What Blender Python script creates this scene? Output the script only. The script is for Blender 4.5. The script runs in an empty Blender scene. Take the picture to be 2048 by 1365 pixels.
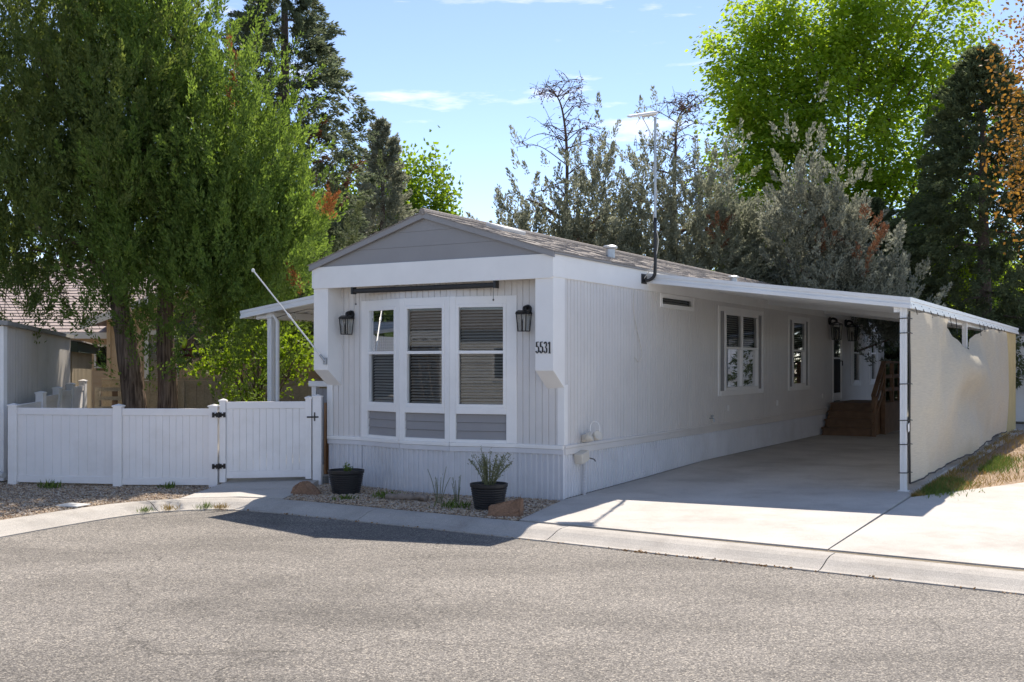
import bpy, bmesh, math, random
import numpy as np
from mathutils import Vector, Matrix
random.seed(7)
R = math.radians
SC = bpy.context.scene
COL = SC.collection

# ------------------------------------------------------------------ camera, sky, sun, exposure
F_PX, HORIZ, CAM_H = 2127.0, 728.0, 1.83
cam_d = bpy.data.cameras.new('camera')
cam_d.sensor_width = 36.0
cam_d.lens = F_PX / 2048 * 36.0
cam_d.shift_y = (HORIZ - 682.5) / 2048
cam_d.clip_end = 2000
cam = bpy.data.objects.new('camera', cam_d)
cam.location = (0, 0, CAM_H)
cam.rotation_euler = (R(90), 0, 0)
COL.objects.link(cam)
SC.camera = cam

SUN_EL = 52.0
SUN_AZ = math.atan2(0.290, 0.957)          # clockwise from +Y
world = bpy.data.worlds.new('World')
SC.world = world
world.use_nodes = True
nt = world.node_tree
nt.nodes.clear()
N = nt.nodes.new
sky = N('ShaderNodeTexSky'); sky.sky_type = 'NISHITA'; sky.sun_disc = False
sky.sun_elevation = R(SUN_EL); sky.sun_rotation = SUN_AZ
sky.altitude = 800; sky.air_density = 0.6; sky.dust_density = 0.0; sky.ozone_density = 9.0
tc = N('ShaderNodeTexCoord')
mp = N('ShaderNodeMapping'); mp.inputs['Scale'].default_value = (1.7, 1.7, 10.0); mp.inputs['Location'].default_value = (3.1, 0.4, 1.3)
n1 = N('ShaderNodeTexNoise'); n1.inputs['Scale'].default_value = 2.6; n1.inputs['Detail'].default_value = 7; n1.inputs['Roughness'].default_value = 0.62
rp = N('ShaderNodeValToRGB'); rp.color_ramp.elements[0].position = 0.57; rp.color_ramp.elements[1].position = 0.92
mx = N('ShaderNodeMix'); mx.data_type = 'RGBA'
mul = N('ShaderNodeMath'); mul.operation = 'MULTIPLY'; mul.inputs[1].default_value = 0.65
bg = N('ShaderNodeBackground'); bg.inputs['Strength'].default_value = 0.15
out = N('ShaderNodeOutputWorld')
L = nt.links.new
L(tc.outputs['Generated'], mp.inputs['Vector']); L(mp.outputs[0], n1.inputs['Vector']); L(n1.outputs['Fac'], rp.inputs['Fac'])
L(rp.outputs['Color'], mul.inputs[0]); L(mul.outputs[0], mx.inputs['Factor'])
L(sky.outputs['Color'], mx.inputs['A']); mx.inputs['B'].default_value = (6.2, 7.2, 8.6, 1)
tint = N('ShaderNodeMix'); tint.data_type = 'RGBA'; tint.blend_type = 'MULTIPLY'; tint.inputs['Factor'].default_value = 1.0; tint.inputs['B'].default_value = (1.16, 0.80, 0.57, 1)
L(mx.outputs['Result'], tint.inputs['A']); L(tint.outputs['Result'], bg.inputs['Color']); L(bg.outputs[0], out.inputs['Surface'])

sun_d = bpy.data.lights.new('sun', 'SUN'); sun_d.energy = 2.4; sun_d.angle = R(0.53); sun_d.color = (1.0, 0.91, 0.79)
sun = bpy.data.objects.new('sun', sun_d); COL.objects.link(sun)
sdir = Vector((math.sin(SUN_AZ) * math.cos(R(SUN_EL)), math.cos(SUN_AZ) * math.cos(R(SUN_EL)), math.sin(R(SUN_EL))))
sun.rotation_euler = sdir.to_track_quat('Z', 'Y').to_euler()
sun.location = (10, 30, 30)
SC.view_settings.view_transform = 'Standard'
SC.view_settings.look = 'None'
SC.view_settings.exposure = 1.6
SC.view_settings.gamma = 1.0
SC.cycles.max_bounces = 8
SC.cycles.diffuse_bounces = 4
SC.cycles.transparent_max_bounces = 12
SC.cycles.use_denoising = True

# ------------------------------------------------------------------ frames
C0 = Vector((0.692, 14.154, 0.0))              # right front corner of the home, on the ground
HROT = math.atan2(-0.509, 0.861)
HX = Vector((0.8608, -0.5089, 0)); HY = Vector((0.5089, 0.8608, 0))
def H(x, y, z=0.0):                            # home frame -> world (x right along the front, y back along the side)
    return C0 + HX * x + HY * y + Vector((0, 0, z))
def toH(p):
    d = Vector((p[0], p[1], 0)) - C0
    return (d.dot(HX), d.dot(HY))
def dz(y):                                     # driveway height along the home's side
    pts = [(-2.2, 0.0), (-1.7, 0.0), (2.6, 0.07), (5.2, 0.13), (30, 0.13)]
    for (a, za), (b, zb) in zip(pts, pts[1:]):
        if y <= b:
            return za + (zb - za) * max(0, (y - a)) / (b - a)
    return 0.13

# ------------------------------------------------------------------ materials
MATS = {}
def mat(name, col, rough=0.6, metal=0.0, var=0.12, vscale=1.5, bump=0.0, bscale=60.0, spec=0.5, fine=0.0, fscale=120.0, dirt=None, dscale=0.7, damt=0.5):
    if name in MATS: return MATS[name]
    m = bpy.data.materials.new(name); m.use_nodes = True
    t = m.node_tree; b = t.nodes['Principled BSDF']
    b.inputs['Roughness'].default_value = rough; b.inputs['Metallic'].default_value = metal
    b.inputs['Specular IOR Level'].default_value = spec
    g = t.nodes.new('ShaderNodeNewGeometry')
    n = t.nodes.new('ShaderNodeTexNoise'); n.inputs['Scale'].default_value = vscale; n.inputs['Detail'].default_value = 6; n.inputs['Roughness'].default_value = 0.6
    t.links.new(g.outputs['Position'], n.inputs['Vector'])
    mr = t.nodes.new('ShaderNodeMapRange'); mr.inputs[1].default_value = 0.25; mr.inputs[2].default_value = 0.75
    mr.inputs[3].default_value = 1 - var; mr.inputs[4].default_value = 1 + var
    t.links.new(n.outputs['Fac'], mr.inputs[0])
    mixn = t.nodes.new('ShaderNodeMix'); mixn.data_type = 'RGBA'; mixn.blend_type = 'MULTIPLY'; mixn.inputs['Factor'].default_value = 1.0
    mixn.inputs['A'].default_value = (*col, 1)
    t.links.new(mr.outputs[0], mixn.inputs['B'])
    last = mixn.outputs['Result']
    if fine > 0:
        n2 = t.nodes.new('ShaderNodeTexNoise'); n2.inputs['Scale'].default_value = fscale; n2.inputs['Detail'].default_value = 3
        t.links.new(g.outputs['Position'], n2.inputs['Vector'])
        mr2 = t.nodes.new('ShaderNodeMapRange'); mr2.inputs[1].default_value = 0.3; mr2.inputs[2].default_value = 0.7
        mr2.inputs[3].default_value = 1 - fine; mr2.inputs[4].default_value = 1 + fine
        t.links.new(n2.outputs['Fac'], mr2.inputs[0])
        m2 = t.nodes.new('ShaderNodeMix'); m2.data_type = 'RGBA'; m2.blend_type = 'MULTIPLY'; m2.inputs['Factor'].default_value = 1.0
        t.links.new(last, m2.inputs['A']); t.links.new(mr2.outputs[0], m2.inputs['B']); last = m2.outputs['Result']
    if dirt:
        n3 = t.nodes.new('ShaderNodeTexNoise'); n3.inputs['Scale'].default_value = dscale; n3.inputs['Detail'].default_value = 8; n3.inputs['Roughness'].default_value = 0.7
        t.links.new(g.outputs['Position'], n3.inputs['Vector'])
        r3 = t.nodes.new('ShaderNodeMapRange'); r3.inputs[1].default_value = 0.5; r3.inputs[2].default_value = 0.72; r3.inputs[3].default_value = 0; r3.inputs[4].default_value = damt
        t.links.new(n3.outputs['Fac'], r3.inputs[0])
        m3 = t.nodes.new('ShaderNodeMix'); m3.data_type = 'RGBA'; m3.inputs['B'].default_value = (*dirt, 1)
        t.links.new(r3.outputs[0], m3.inputs['Factor']); t.links.new(last, m3.inputs['A']); last = m3.outputs['Result']
    t.links.new(last, b.inputs['Base Color'])
    if bump > 0:
        n4 = t.nodes.new('ShaderNodeTexNoise'); n4.inputs['Scale'].default_value = bscale; n4.inputs['Detail'].default_value = 4
        t.links.new(g.outputs['Position'], n4.inputs['Vector'])
        bp = t.nodes.new('ShaderNodeBump'); bp.inputs['Strength'].default_value = bump; bp.inputs['Distance'].default_value = 0.01
        t.links.new(n4.outputs['Fac'], bp.inputs['Height']); t.links.new(bp.outputs[0], b.inputs['Normal'])
    MATS[name] = m
    return m

def leaf_mat(name, col, col2, trans=0.35, rough=0.6, tcol=None):
    m = bpy.data.materials.new(name); m.use_nodes = True
    t = m.node_tree; t.nodes.clear(); Nn = t.nodes.new; Lk = t.links.new
    g = Nn('ShaderNodeNewGeometry')
    n = Nn('ShaderNodeTexNoise'); n.inputs['Scale'].default_value = 0.9; n.inputs['Detail'].default_value = 3
    Lk(g.outputs['Position'], n.inputs['Vector'])
    a = Nn('ShaderNodeMath'); a.operation = 'MULTIPLY_ADD'; a.inputs[1].default_value = 0.55; a.inputs[2].default_value = -0.05
    Lk(g.outputs['Random Per Island'], a.inputs[0])
    b = Nn('ShaderNodeMath'); b.operation = 'MULTIPLY_ADD'; b.inputs[1].default_value = 1.0
    Lk(n.outputs['Fac'], b.inputs[0]); Lk(a.outputs[0], b.inputs[2])
    s = Nn('ShaderNodeMath'); s.operation = 'SUBTRACT'; s.inputs[1].default_value = 0.25; s.use_clamp = True
    Lk(b.outputs[0], s.inputs[0])
    mxn = Nn('ShaderNodeMix'); mxn.data_type = 'RGBA'; mxn.inputs['A'].default_value = (*col, 1); mxn.inputs['B'].default_value = (*col2, 1)
    Lk(s.outputs[0], mxn.inputs['Factor'])
    d = Nn('ShaderNodeBsdfPrincipled'); d.inputs['Roughness'].default_value = rough; d.inputs['Specular IOR Level'].default_value = 0.3
    Lk(mxn.outputs['Result'], d.inputs['Base Color'])
    tr = Nn('ShaderNodeBsdfTranslucent')
    if tcol:
        mt = Nn('ShaderNodeMix'); mt.data_type = 'RGBA'; mt.blend_type = 'MULTIPLY'; mt.inputs['Factor'].default_value = 1.0
        mt.inputs['B'].default_value = (*tcol, 1); Lk(mxn.outputs['Result'], mt.inputs['A']); Lk(mt.outputs['Result'], tr.inputs['Color'])
    else:
        Lk(mxn.outputs['Result'], tr.inputs['Color'])
    ms = Nn('ShaderNodeMixShader'); ms.inputs[0].default_value = trans
    Lk(d.outputs[0], ms.inputs[1]); Lk(tr.outputs[0], ms.inputs[2])
    o = Nn('ShaderNodeOutputMaterial'); Lk(ms.outputs[0], o.inputs['Surface'])
    return m

M_white = mat('white_trim_paint', (0.90, 0.88, 0.85), 0.5, var=0.05, bump=0.05, bscale=40, dirt=(0.55, 0.52, 0.48), dscale=1.3, damt=0.12)
M_siding = mat('light_grey_siding_paint', (0.73, 0.70, 0.67), 0.55, var=0.05, bump=0.12, bscale=90, dirt=(0.45, 0.43, 0.40), dscale=0.8, damt=0.2)
M_skirt = mat('skirting_metal_paint', (0.68, 0.68, 0.70), 0.45, var=0.07, dirt=(0.42, 0.38, 0.33), dscale=1.4, damt=0.25)
M_dgrey = mat('slate_grey_paint', (0.30, 0.29, 0.29), 0.6, var=0.07, bump=0.1, bscale=70)
M_vinyl = mat('white_vinyl', (0.90, 0.87, 0.845), 0.38, var=0.04, dirt=(0.6, 0.55, 0.48), dscale=1.4, damt=0.28)
M_awn = mat('white_aluminium', (0.78, 0.78, 0.77), 0.4, var=0.05, dirt=(0.5, 0.47, 0.42), dscale=1.1, damt=0.25)
M_black = mat('black_metal', (0.012, 0.012, 0.013), 0.4, var=0.1)
M_dkplastic = mat('black_plastic', (0.016, 0.015, 0.016), 0.45, var=0.15, vscale=6)
M_galv = mat('galvanised_metal', (0.42, 0.44, 0.46), 0.4, 0.7, var=0.1, vscale=8)
M_shingle = mat('roof_shingle', (0.30, 0.265, 0.235), 0.9, var=0.25, vscale=4, fine=0.35, fscale=45, bump=0.4, bscale=120)
M_shingle2 = mat('pinkish_roof_shingle', (0.42, 0.34, 0.31), 0.9, var=0.15, vscale=5, fine=0.3, fscale=30)
M_conc = mat('concrete', (0.51, 0.48, 0.44), 0.85, var=0.18, vscale=0.8, fine=0.22, fscale=120, bump=0.25, bscale=150, dirt=(0.27, 0.235, 0.20), dscale=0.7, damt=0.6)
M_kerb = mat('kerb_concrete', (0.46, 0.43, 0.39), 0.9, var=0.16, vscale=1.4, fine=0.28, fscale=110, bump=0.5, bscale=130, dirt=(0.22, 0.19, 0.16), dscale=1.1, damt=0.5)
M_tan = mat('tan_siding_paint', (0.70, 0.52, 0.345), 0.65, var=0.06)
M_tanfence = mat('weathered_tan_boards', (0.42, 0.36, 0.27), 0.8, var=0.2, vscale=3, fine=0.15, fscale=30)
M_brownwood = mat('dark_brown_wood', (0.21, 0.125, 0.07), 0.65, var=0.25, vscale=5)
M_rawwood = mat('cedar_board', (0.42, 0.22, 0.10), 0.7, var=0.2, vscale=6)
M_bark = mat('juniper_bark', (0.17, 0.105, 0.072), 0.9, var=0.35, vscale=7, fine=0.3, fscale=50, bump=0.9, bscale=28)
def bark_mat(name, c1, c2):
    m = bpy.data.materials.new(name); m.use_nodes = True; t = m.node_tree; b = t.nodes['Principled BSDF']; b.inputs['Roughness'].default_value = 0.95
    g_ = t.nodes.new('ShaderNodeNewGeometry'); mp_ = t.nodes.new('ShaderNodeMapping'); mp_.inputs['Scale'].default_value = (26, 26, 2.2)
    n_ = t.nodes.new('ShaderNodeTexNoise'); n_.inputs['Scale'].default_value = 1.0; n_.inputs['Detail'].default_value = 6; n_.inputs['Distortion'].default_value = 0.6
    r_ = t.nodes.new('ShaderNodeValToRGB'); r_.color_ramp.elements[0].position = 0.36; r_.color_ramp.elements[0].color = (*c1, 1); r_.color_ramp.elements[1].position = 0.66; r_.color_ramp.elements[1].color = (*c2, 1)
    b_ = t.nodes.new('ShaderNodeBump'); b_.inputs['Strength'].default_value = 1.0; b_.inputs['Distance'].default_value = 0.03
    t.links.new(g_.outputs['Position'], mp_.inputs['Vector']); t.links.new(mp_.outputs[0], n_.inputs['Vector']); t.links.new(n_.outputs['Fac'], r_.inputs['Fac'])
    t.links.new(r_.outputs['Color'], b.inputs['Base Color']); t.links.new(n_.outputs['Fac'], b_.inputs['Height']); t.links.new(b_.outputs[0], b.inputs['Normal'])
    return m
M_bark = bark_mat('furrowed_juniper_bark', (0.07, 0.045, 0.032), (0.30, 0.215, 0.155))
M_bark2 = mat('grey_bark', (0.12, 0.09, 0.07), 0.9, var=0.3, vscale=7)
M_deadwood = mat('dead_branch_wood', (0.11, 0.075, 0.058), 0.9, var=0.3, vscale=5)
M_rock = mat('brown_rock', (0.23, 0.135, 0.082), 0.85, var=0.4, vscale=6, fine=0.25, fscale=60, bump=0.7, bscale=30)
M_log = mat('weathered_log', (0.27, 0.22, 0.18), 0.9, var=0.35, vscale=12, bump=0.6, bscale=50)
M_soil = mat('potting_soil', (0.06, 0.042, 0.03), 0.95, var=0.3, vscale=20)
M_dirt = mat('dry_dirt', (0.36, 0.26, 0.175), 0.95, var=0.22, vscale=1.2, fine=0.3, fscale=60, bump=0.6, bscale=50, dirt=(0.17, 0.115, 0.07), dscale=1.2, damt=0.7)
M_ground = mat('bare_ground', (0.20, 0.165, 0.115), 0.95, var=0.3, vscale=0.8, fine=0.3, fscale=30)
M_bed = mat('gravel_bed_soil', (0.30, 0.23, 0.165), 0.95, var=0.3, vscale=4, fine=0.35, fscale=70, bump=0.6, bscale=60)
M_dark = mat('dark_interior', (0.035, 0.033, 0.032), 0.9, var=0.1)
M_blind = mat('blind_slat', (0.50, 0.485, 0.46), 0.5, var=0.03)
M_steel_white = mat('white_pole_paint', (0.78, 0.78, 0.76), 0.35, var=0.04)
M_red = mat('red_feeder_plastic', (0.10, 0.012, 0.014), 0.35, var=0.1)
M_lime = mat('lime_plastic', (0.50, 0.62, 0.03), 0.4, var=0.05)
M_yellowpanel = mat('yellowed_corrugated_panel', (0.62, 0.50, 0.26), 0.6, var=0.1, vscale=2)
M_cream = mat('cream_plastic', (0.66, 0.61, 0.52), 0.5, var=0.08)
M_paleshed = mat('pale_shed_metal', (0.64, 0.60, 0.555), 0.5, var=0.06, dirt=(0.36, 0.31, 0.26), dscale=0.9, damt=0.35)
M_lidwhite = mat('pale_meter_lid', (0.60, 0.60, 0.58), 0.6, var=0.1)
M_weed = leaf_mat('weed_leaf', (0.07, 0.13, 0.025), (0.20, 0.26, 0.05), 0.3)
M_dry = leaf_mat('dry_grass', (0.24, 0.17, 0.06), (0.42, 0.29, 0.09), 0.25)
M_sage = leaf_mat('sage_leaf', (0.13, 0.15, 0.07), (0.27, 0.28, 0.15), 0.25)

def asphalt():
    m = bpy.data.materials.new('worn_asphalt'); m.use_nodes = True
    t = m.node_tree; b = t.nodes['Principled BSDF']; Nn = t.nodes.new; Lk = t.links.new
    b.inputs['Roughness'].default_value = 0.85; b.inputs['Specular IOR Level'].default_value = 0.3
    g = Nn('ShaderNodeNewGeometry')
    v = Nn('ShaderNodeTexVoronoi'); v.inputs['Scale'].default_value = 88; v.inputs['Randomness'].default_value = 1
    Lk(g.outputs['Position'], v.inputs['Vector'])
    sp = Nn('ShaderNodeSeparateColor'); Lk(v.outputs['Color'], sp.inputs['Color'])
    r = Nn('ShaderNodeValToRGB'); cr = r.color_ramp
    cr.elements[0].position = 0.0; cr.elements[0].color = (0.115, 0.105, 0.096, 1)
    cr.elements[1].position = 1.0; cr.elements[1].color = (0.56, 0.50, 0.42, 1)
    for p, c in ((0.30, (0.205, 0.189, 0.172)), (0.62, (0.28, 0.258, 0.235)), (0.86, (0.375, 0.342, 0.30))):
        e = cr.elements.new(p); e.color = (*c, 1)
    Lk(sp.outputs[0], r.inputs['Fac'])
    ed = Nn('ShaderNodeMapRange'); ed.inputs[1].default_value = 0.0; ed.inputs[2].default_value = 0.75; ed.inputs[3].default_value = 1.12; ed.inputs[4].default_value = 0.55
    Lk(v.outputs['Distance'], ed.inputs[0])
    m1 = Nn('ShaderNodeMix'); m1.data_type = 'RGBA'; m1.blend_type = 'MULTIPLY'; m1.inputs['Factor'].default_value = 1
    Lk(r.outputs['Color'], m1.inputs['A']); Lk(ed.outputs[0], m1.inputs['B'])
    n = Nn('ShaderNodeTexNoise'); n.inputs['Scale'].default_value = 0.55; n.inputs['Detail'].default_value = 7; n.inputs['Roughness'].default_value = 0.62
    mpn = Nn('ShaderNodeMapping'); mpn.inputs['Rotation'].default_value = (0, 0, R(31)); mpn.inputs['Scale'].default_value = (0.6, 1.5, 1)
    Lk(g.outputs['Position'], mpn.inputs['Vector']); Lk(mpn.outputs[0], n.inputs['Vector'])
    mr = Nn('ShaderNodeMapRange'); mr.inputs[1].default_value = 0.3; mr.inputs[2].default_value = 0.7; mr.inputs[3].default_value = 0.72; mr.inputs[4].default_value = 1.30
    Lk(n.outputs['Fac'], mr.inputs[0])
    m2 = Nn('ShaderNodeMix'); m2.data_type = 'RGBA'; m2.blend_type = 'MULTIPLY'; m2.inputs['Factor'].default_value = 1
    Lk(m1.outputs['Result'], m2.inputs['A']); Lk(mr.outputs[0], m2.inputs['B'])
    np_ = Nn('ShaderNodeTexNoise'); np_.inputs['Scale'].default_value = 0.23; np_.inputs['Detail'].default_value = 9; np_.inputs['Roughness'].default_value = 0.7; np_.inputs['Distortion'].default_value = 0.8
    Lk(g.outputs['Position'], np_.inputs['Vector'])
    mp_ = Nn('ShaderNodeMapRange'); mp_.inputs[1].default_value = 0.52; mp_.inputs[2].default_value = 0.66; mp_.inputs[3].default_value = 1.06; mp_.inputs[4].default_value = 0.80
    Lk(np_.outputs['Fac'], mp_.inputs[0])
    m2b = Nn('ShaderNodeMix'); m2b.data_type = 'RGBA'; m2b.blend_type = 'MULTIPLY'; m2b.inputs['Factor'].default_value = 1
    Lk(m2.outputs['Result'], m2b.inputs['A']); Lk(mp_.outputs[0], m2b.inputs['B']); m2 = m2b
    # hairline cracks
    nw = Nn('ShaderNodeTexNoise'); nw.inputs['Scale'].default_value = 1.3; nw.inputs['Detail'].default_value = 5
    Lk(g.outputs['Position'], nw.inputs['Vector'])
    va = Nn('ShaderNodeVectorMath'); va.operation = 'MULTIPLY_ADD'; va.inputs[1].default_value = (0.9, 0.9, 0)
    Lk(nw.outputs['Color'], va.inputs[0]); Lk(g.outputs['Position'], va.inputs[2])
    vc = Nn('ShaderNodeTexVoronoi'); vc.feature = 'DISTANCE_TO_EDGE'; vc.inputs['Scale'].default_value = 0.22
    Lk(va.outputs[0], vc.inputs['Vector'])
    cm = Nn('ShaderNodeMapRange'); cm.inputs[1].default_value = 0.0006; cm.inputs[2].default_value = 0.0022; cm.inputs[3].default_value = 0.68; cm.inputs[4].default_value = 1.0
    Lk(vc.outputs['Distance'], cm.inputs[0])
    m3 = Nn('ShaderNodeMix'); m3.data_type = 'RGBA'; m3.blend_type = 'MULTIPLY'; m3.inputs['Factor'].default_value = 1
    Lk(m2.outputs['Result'], m3.inputs['A']); Lk(cm.outputs[0], m3.inputs['B'])
    Lk(m3.outputs['Result'], b.inputs['Base Color'])
    bp = Nn('ShaderNodeBump'); bp.inputs['Strength'].default_value = 0.55; bp.inputs['Distance'].default_value = 0.008; bp.invert = True
    Lk(v.outputs['Distance'], bp.inputs['Height']); Lk(bp.outputs[0], b.inputs['Normal'])
    return m
M_asphalt = asphalt()

def glass(name, tint, refl=1.0):
    m = bpy.data.materials.new(name); m.use_nodes = True
    t = m.node_tree; t.nodes.clear(); Nn = t.nodes.new; Lk = t.links.new
    tr = Nn('ShaderNodeBsdfTransparent'); tr.inputs['Color'].default_value = (*tint, 1)
    gl = Nn('ShaderNodeBsdfGlossy'); gl.inputs['Roughness'].default_value = 0.015
    fr = Nn('ShaderNodeFresnel'); fr.inputs['IOR'].default_value = 1.52
    ma = Nn('ShaderNodeMath'); ma.operation = 'MULTIPLY_ADD'; ma.inputs[1].default_value = 0.85 * refl; ma.inputs[2].default_value = 0.03 * refl; ma.use_clamp = True
    Lk(fr.outputs[0], ma.inputs[0])
    ms = Nn('ShaderNodeMixShader'); Lk(ma.outputs[0], ms.inputs[0]); Lk(tr.outputs[0], ms.inputs[1]); Lk(gl.outputs[0], ms.inputs[2])
    o = Nn('ShaderNodeOutputMaterial'); Lk(ms.outputs[0], o.inputs['Surface'])
    return m
M_glass = glass('window_glass', (0.80, 0.83, 0.82))
M_lglass = glass('lantern_glass', (0.9, 0.9, 0.88), 0.6)

def cloth_mat():
    m = bpy.data.materials.new('tan_shade_cloth'); m.use_nodes = True
    t = m.node_tree; t.nodes.clear(); Nn = t.nodes.new; Lk = t.links.new
    g = Nn('ShaderNodeNewGeometry')
    n = Nn('ShaderNodeTexNoise'); n.inputs['Scale'].default_value = 1.1; n.inputs['Detail'].default_value = 5
    mpn = Nn('ShaderNodeMapping'); mpn.inputs['Scale'].default_value = (1, 1, 3.5)
    Lk(g.outputs['Position'], mpn.inputs['Vector']); Lk(mpn.outputs[0], n.inputs['Vector'])
    mxn = Nn('ShaderNodeMix'); mxn.data_type = 'RGBA'; mxn.inputs['A'].default_value = (0.74, 0.69, 0.60, 1); mxn.inputs['B'].default_value = (0.82, 0.73, 0.56, 1)
    Lk(n.outputs['Fac'], mxn.inputs['Factor'])
    w = Nn('ShaderNodeTexNoise'); w.inputs['Scale'].default_value = 6; w.inputs['Detail'].default_value = 4
    mp2 = Nn('ShaderNodeMapping'); mp2.inputs['Scale'].default_value = (1, 1, 14)
    Lk(g.outputs['Position'], mp2.inputs['Vector']); Lk(mp2.outputs[0], w.inputs['Vector'])
    mr = Nn('ShaderNodeMapRange'); mr.inputs[1].default_value = 0.3; mr.inputs[2].default_value = 0.7; mr.inputs[3].default_value = 0.92; mr.inputs[4].default_value = 1.06
    Lk(w.outputs['Fac'], mr.inputs[0])
    m2 = Nn('ShaderNodeMix'); m2.data_type = 'RGBA'; m2.blend_type = 'MULTIPLY'; m2.inputs['Factor'].default_value = 1
    Lk(mxn.outputs['Result'], m2.inputs['A']); Lk(mr.outputs[0], m2.inputs['B'])
    d = Nn('ShaderNodeBsdfDiffuse'); tr = Nn('ShaderNodeBsdfTranslucent')
    Lk(m2.outputs['Result'], d.inputs['Color']); Lk(m2.outputs['Result'], tr.inputs['Color'])
    ms = Nn('ShaderNodeMixShader'); ms.inputs[0].default_value = 0.4
    Lk(d.outputs[0], ms.inputs[1]); Lk(tr.outputs[0], ms.inputs[2])
    o = Nn('ShaderNodeOutputMaterial'); Lk(ms.outputs[0], o.inputs['Surface'])
    return m
M_cloth = cloth_mat()

# ------------------------------------------------------------------ mesh helpers
def link(name, me, m=None, parent=None):
    o = bpy.data.objects.new(name, me); COL.objects.link(o)
    if m is not None and me is not None and len(me.materials) == 0: me.materials.append(m)
    if parent is not None: o.parent = parent
    return o
def tag(o, label=None, cat=None, group=None, kind=None):
    if label: o['label'] = label
    if cat: o['category'] = cat
    if group: o['group'] = group
    if kind: o['kind'] = kind
    return o

class MB:
    def __init__(s): s.v = []; s.f = []
    def add(s, vs, fs):
        b = len(s.v); s.v += [tuple(v) for v in vs]; s.f += [tuple(i + b for i in f) for f in fs]; return s
    def box(s, x0, x1, y0, y1, z0, z1, M=None):
        vs = [Vector((x, y, z)) for z in (z0, z1) for y in (y0, y1) for x in (x0, x1)]
        if M: vs = [M @ v for v in vs]
        return s.add(vs, [(0, 2, 3, 1), (4, 5, 7, 6), (0, 1, 5, 4), (2, 6, 7, 3), (0, 4, 6, 2), (1, 3, 7, 5)])
    def bar(s, a, b, w, h=None, up=(0, 0, 1)):              # box beam from a to b
        a = Vector(a); b = Vector(b); h = h or w
        d = (b - a); L_ = d.length; d.normalize()
        u = Vector(up)
        if abs(d.dot(u)) > 0.98: u = Vector((1, 0, 0))
        sx = d.cross(u).normalized(); sz = sx.cross(d).normalized()
        vs = []
        for p in (a, b):
            for i, j in ((-1, -1), (1, -1), (1, 1), (-1, 1)):
                vs.append(p + sx * (w / 2 * i) + sz * (h / 2 * j))
        return s.add(vs, [(0, 1, 2, 3), (7, 6, 5, 4), (0, 4, 5, 1), (1, 5, 6, 2), (2, 6, 7, 3), (3, 7, 4, 0)])
    def tube(s, pts, rad, seg=8, cap=True):
        pts = [Vector(p) for p in pts]; n = len(pts)
        if not hasattr(rad, '__len__'): rad = [rad] * n
        rings = []; ref = None
        for i, p in enumerate(pts):
            d = (pts[min(i + 1, n - 1)] - pts[max(i - 1, 0)]).normalized()
            if ref is None:
                ref = Vector((1, 0, 0)) if abs(d.x) < 0.9 else Vector((0, 1, 0))
            sx = (ref - d * ref.dot(d)).normalized(); sy = d.cross(sx); ref = sx
            rings.append([p + (sx * math.cos(2 * math.pi * k / seg) + sy * math.sin(2 * math.pi * k / seg)) * rad[i] for k in range(seg)])
        vs = [v for r in rings for v in r]; fs = []
        for i in range(n - 1):
            for k in range(seg):
                a = i * seg + k; b = i * seg + (k + 1) % seg
                fs.append((a, b, b + seg, a + seg))
        if cap:
            fs.append(tuple(range(seg))[::-1]); fs.append(tuple((n - 1) * seg + k for k in range(seg)))
        return s.add(vs, fs)
    def lathe(s, prof, seg=24, c=(0, 0, 0)):
        vs = []; fs = []; n = len(prof)
        for r, z in prof:
            for k in range(seg):
                a = 2 * math.pi * k / seg
                vs.append((c[0] + r * math.cos(a), c[1] + r * math.sin(a), c[2] + z))
        for i in range(n - 1):
            for k in range(seg):
                a = i * seg + k; b = i * seg + (k + 1) % seg
                fs.append((a, b, b + seg, a + seg))
        return s.add(vs, fs)
    def prism(s, poly, axis, t0, t1):                        # poly in the two other axes
        n = len(poly); vs = []
        for t in (t0, t1):
            for p in poly:
                v = [p[0], p[1]]; v.insert(axis, t); vs.append(tuple(v))
        fs = [tuple(range(n))[::-1], tuple(range(n, 2 * n))] + [(i, (i + 1) % n, n + (i + 1) % n, n + i) for i in range(n)]
        return s.add(vs, fs)
    def mesh(s, smooth=False):
        me = bpy.data.meshes.new('m'); me.from_pydata(s.v, [], s.f)
        bm = bmesh.new(); bm.from_mesh(me); bmesh.ops.recalc_face_normals(bm, faces=bm.faces); bm.to_mesh(me); bm.free()
        if smooth:
            me.polygons.foreach_set('use_smooth', [True] * len(me.polygons))
        return me
    def build(s, name, m, parent=None, smooth=False, bevel=0.0):
        me = s.mesh(smooth)
        if bevel > 0:
            bm = bmesh.new(); bm.from_mesh(me)
            bmesh.ops.bevel(bm, geom=list(bm.edges), offset=bevel, segments=1, affect='EDGES', clamp_overlap=True)
            bm.to_mesh(me); bm.free()
        return link(name, me, m, parent)

def thing(name, label, cat, loc=(0, 0, 0), rz=0.0, group=None):
    o = bpy.data.objects.new(name, None); COL.objects.link(o)
    o.location = loc; o.rotation_euler = (0, 0, rz); o.empty_display_size = 0.2
    tag(o, label, cat, group); return o
def hthing(name, label, cat, x=0, y=0, z=0, group=None):     # a thing whose local axes are the home's axes, origin at H(x,y,z)
    return thing(name, label, cat, H(x, y, z), HROT, group)
def one(mb, name, m, label, cat, loc=(0, 0, 0), rz=0.0, group=None, smooth=False, bevel=0.0):
    o = mb.build(name, m, None, smooth, bevel); o.location = loc; o.rotation_euler = (0, 0, rz)
    return tag(o, label, cat, group)
def struct(o): o['kind'] = 'structure'; return o

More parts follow.
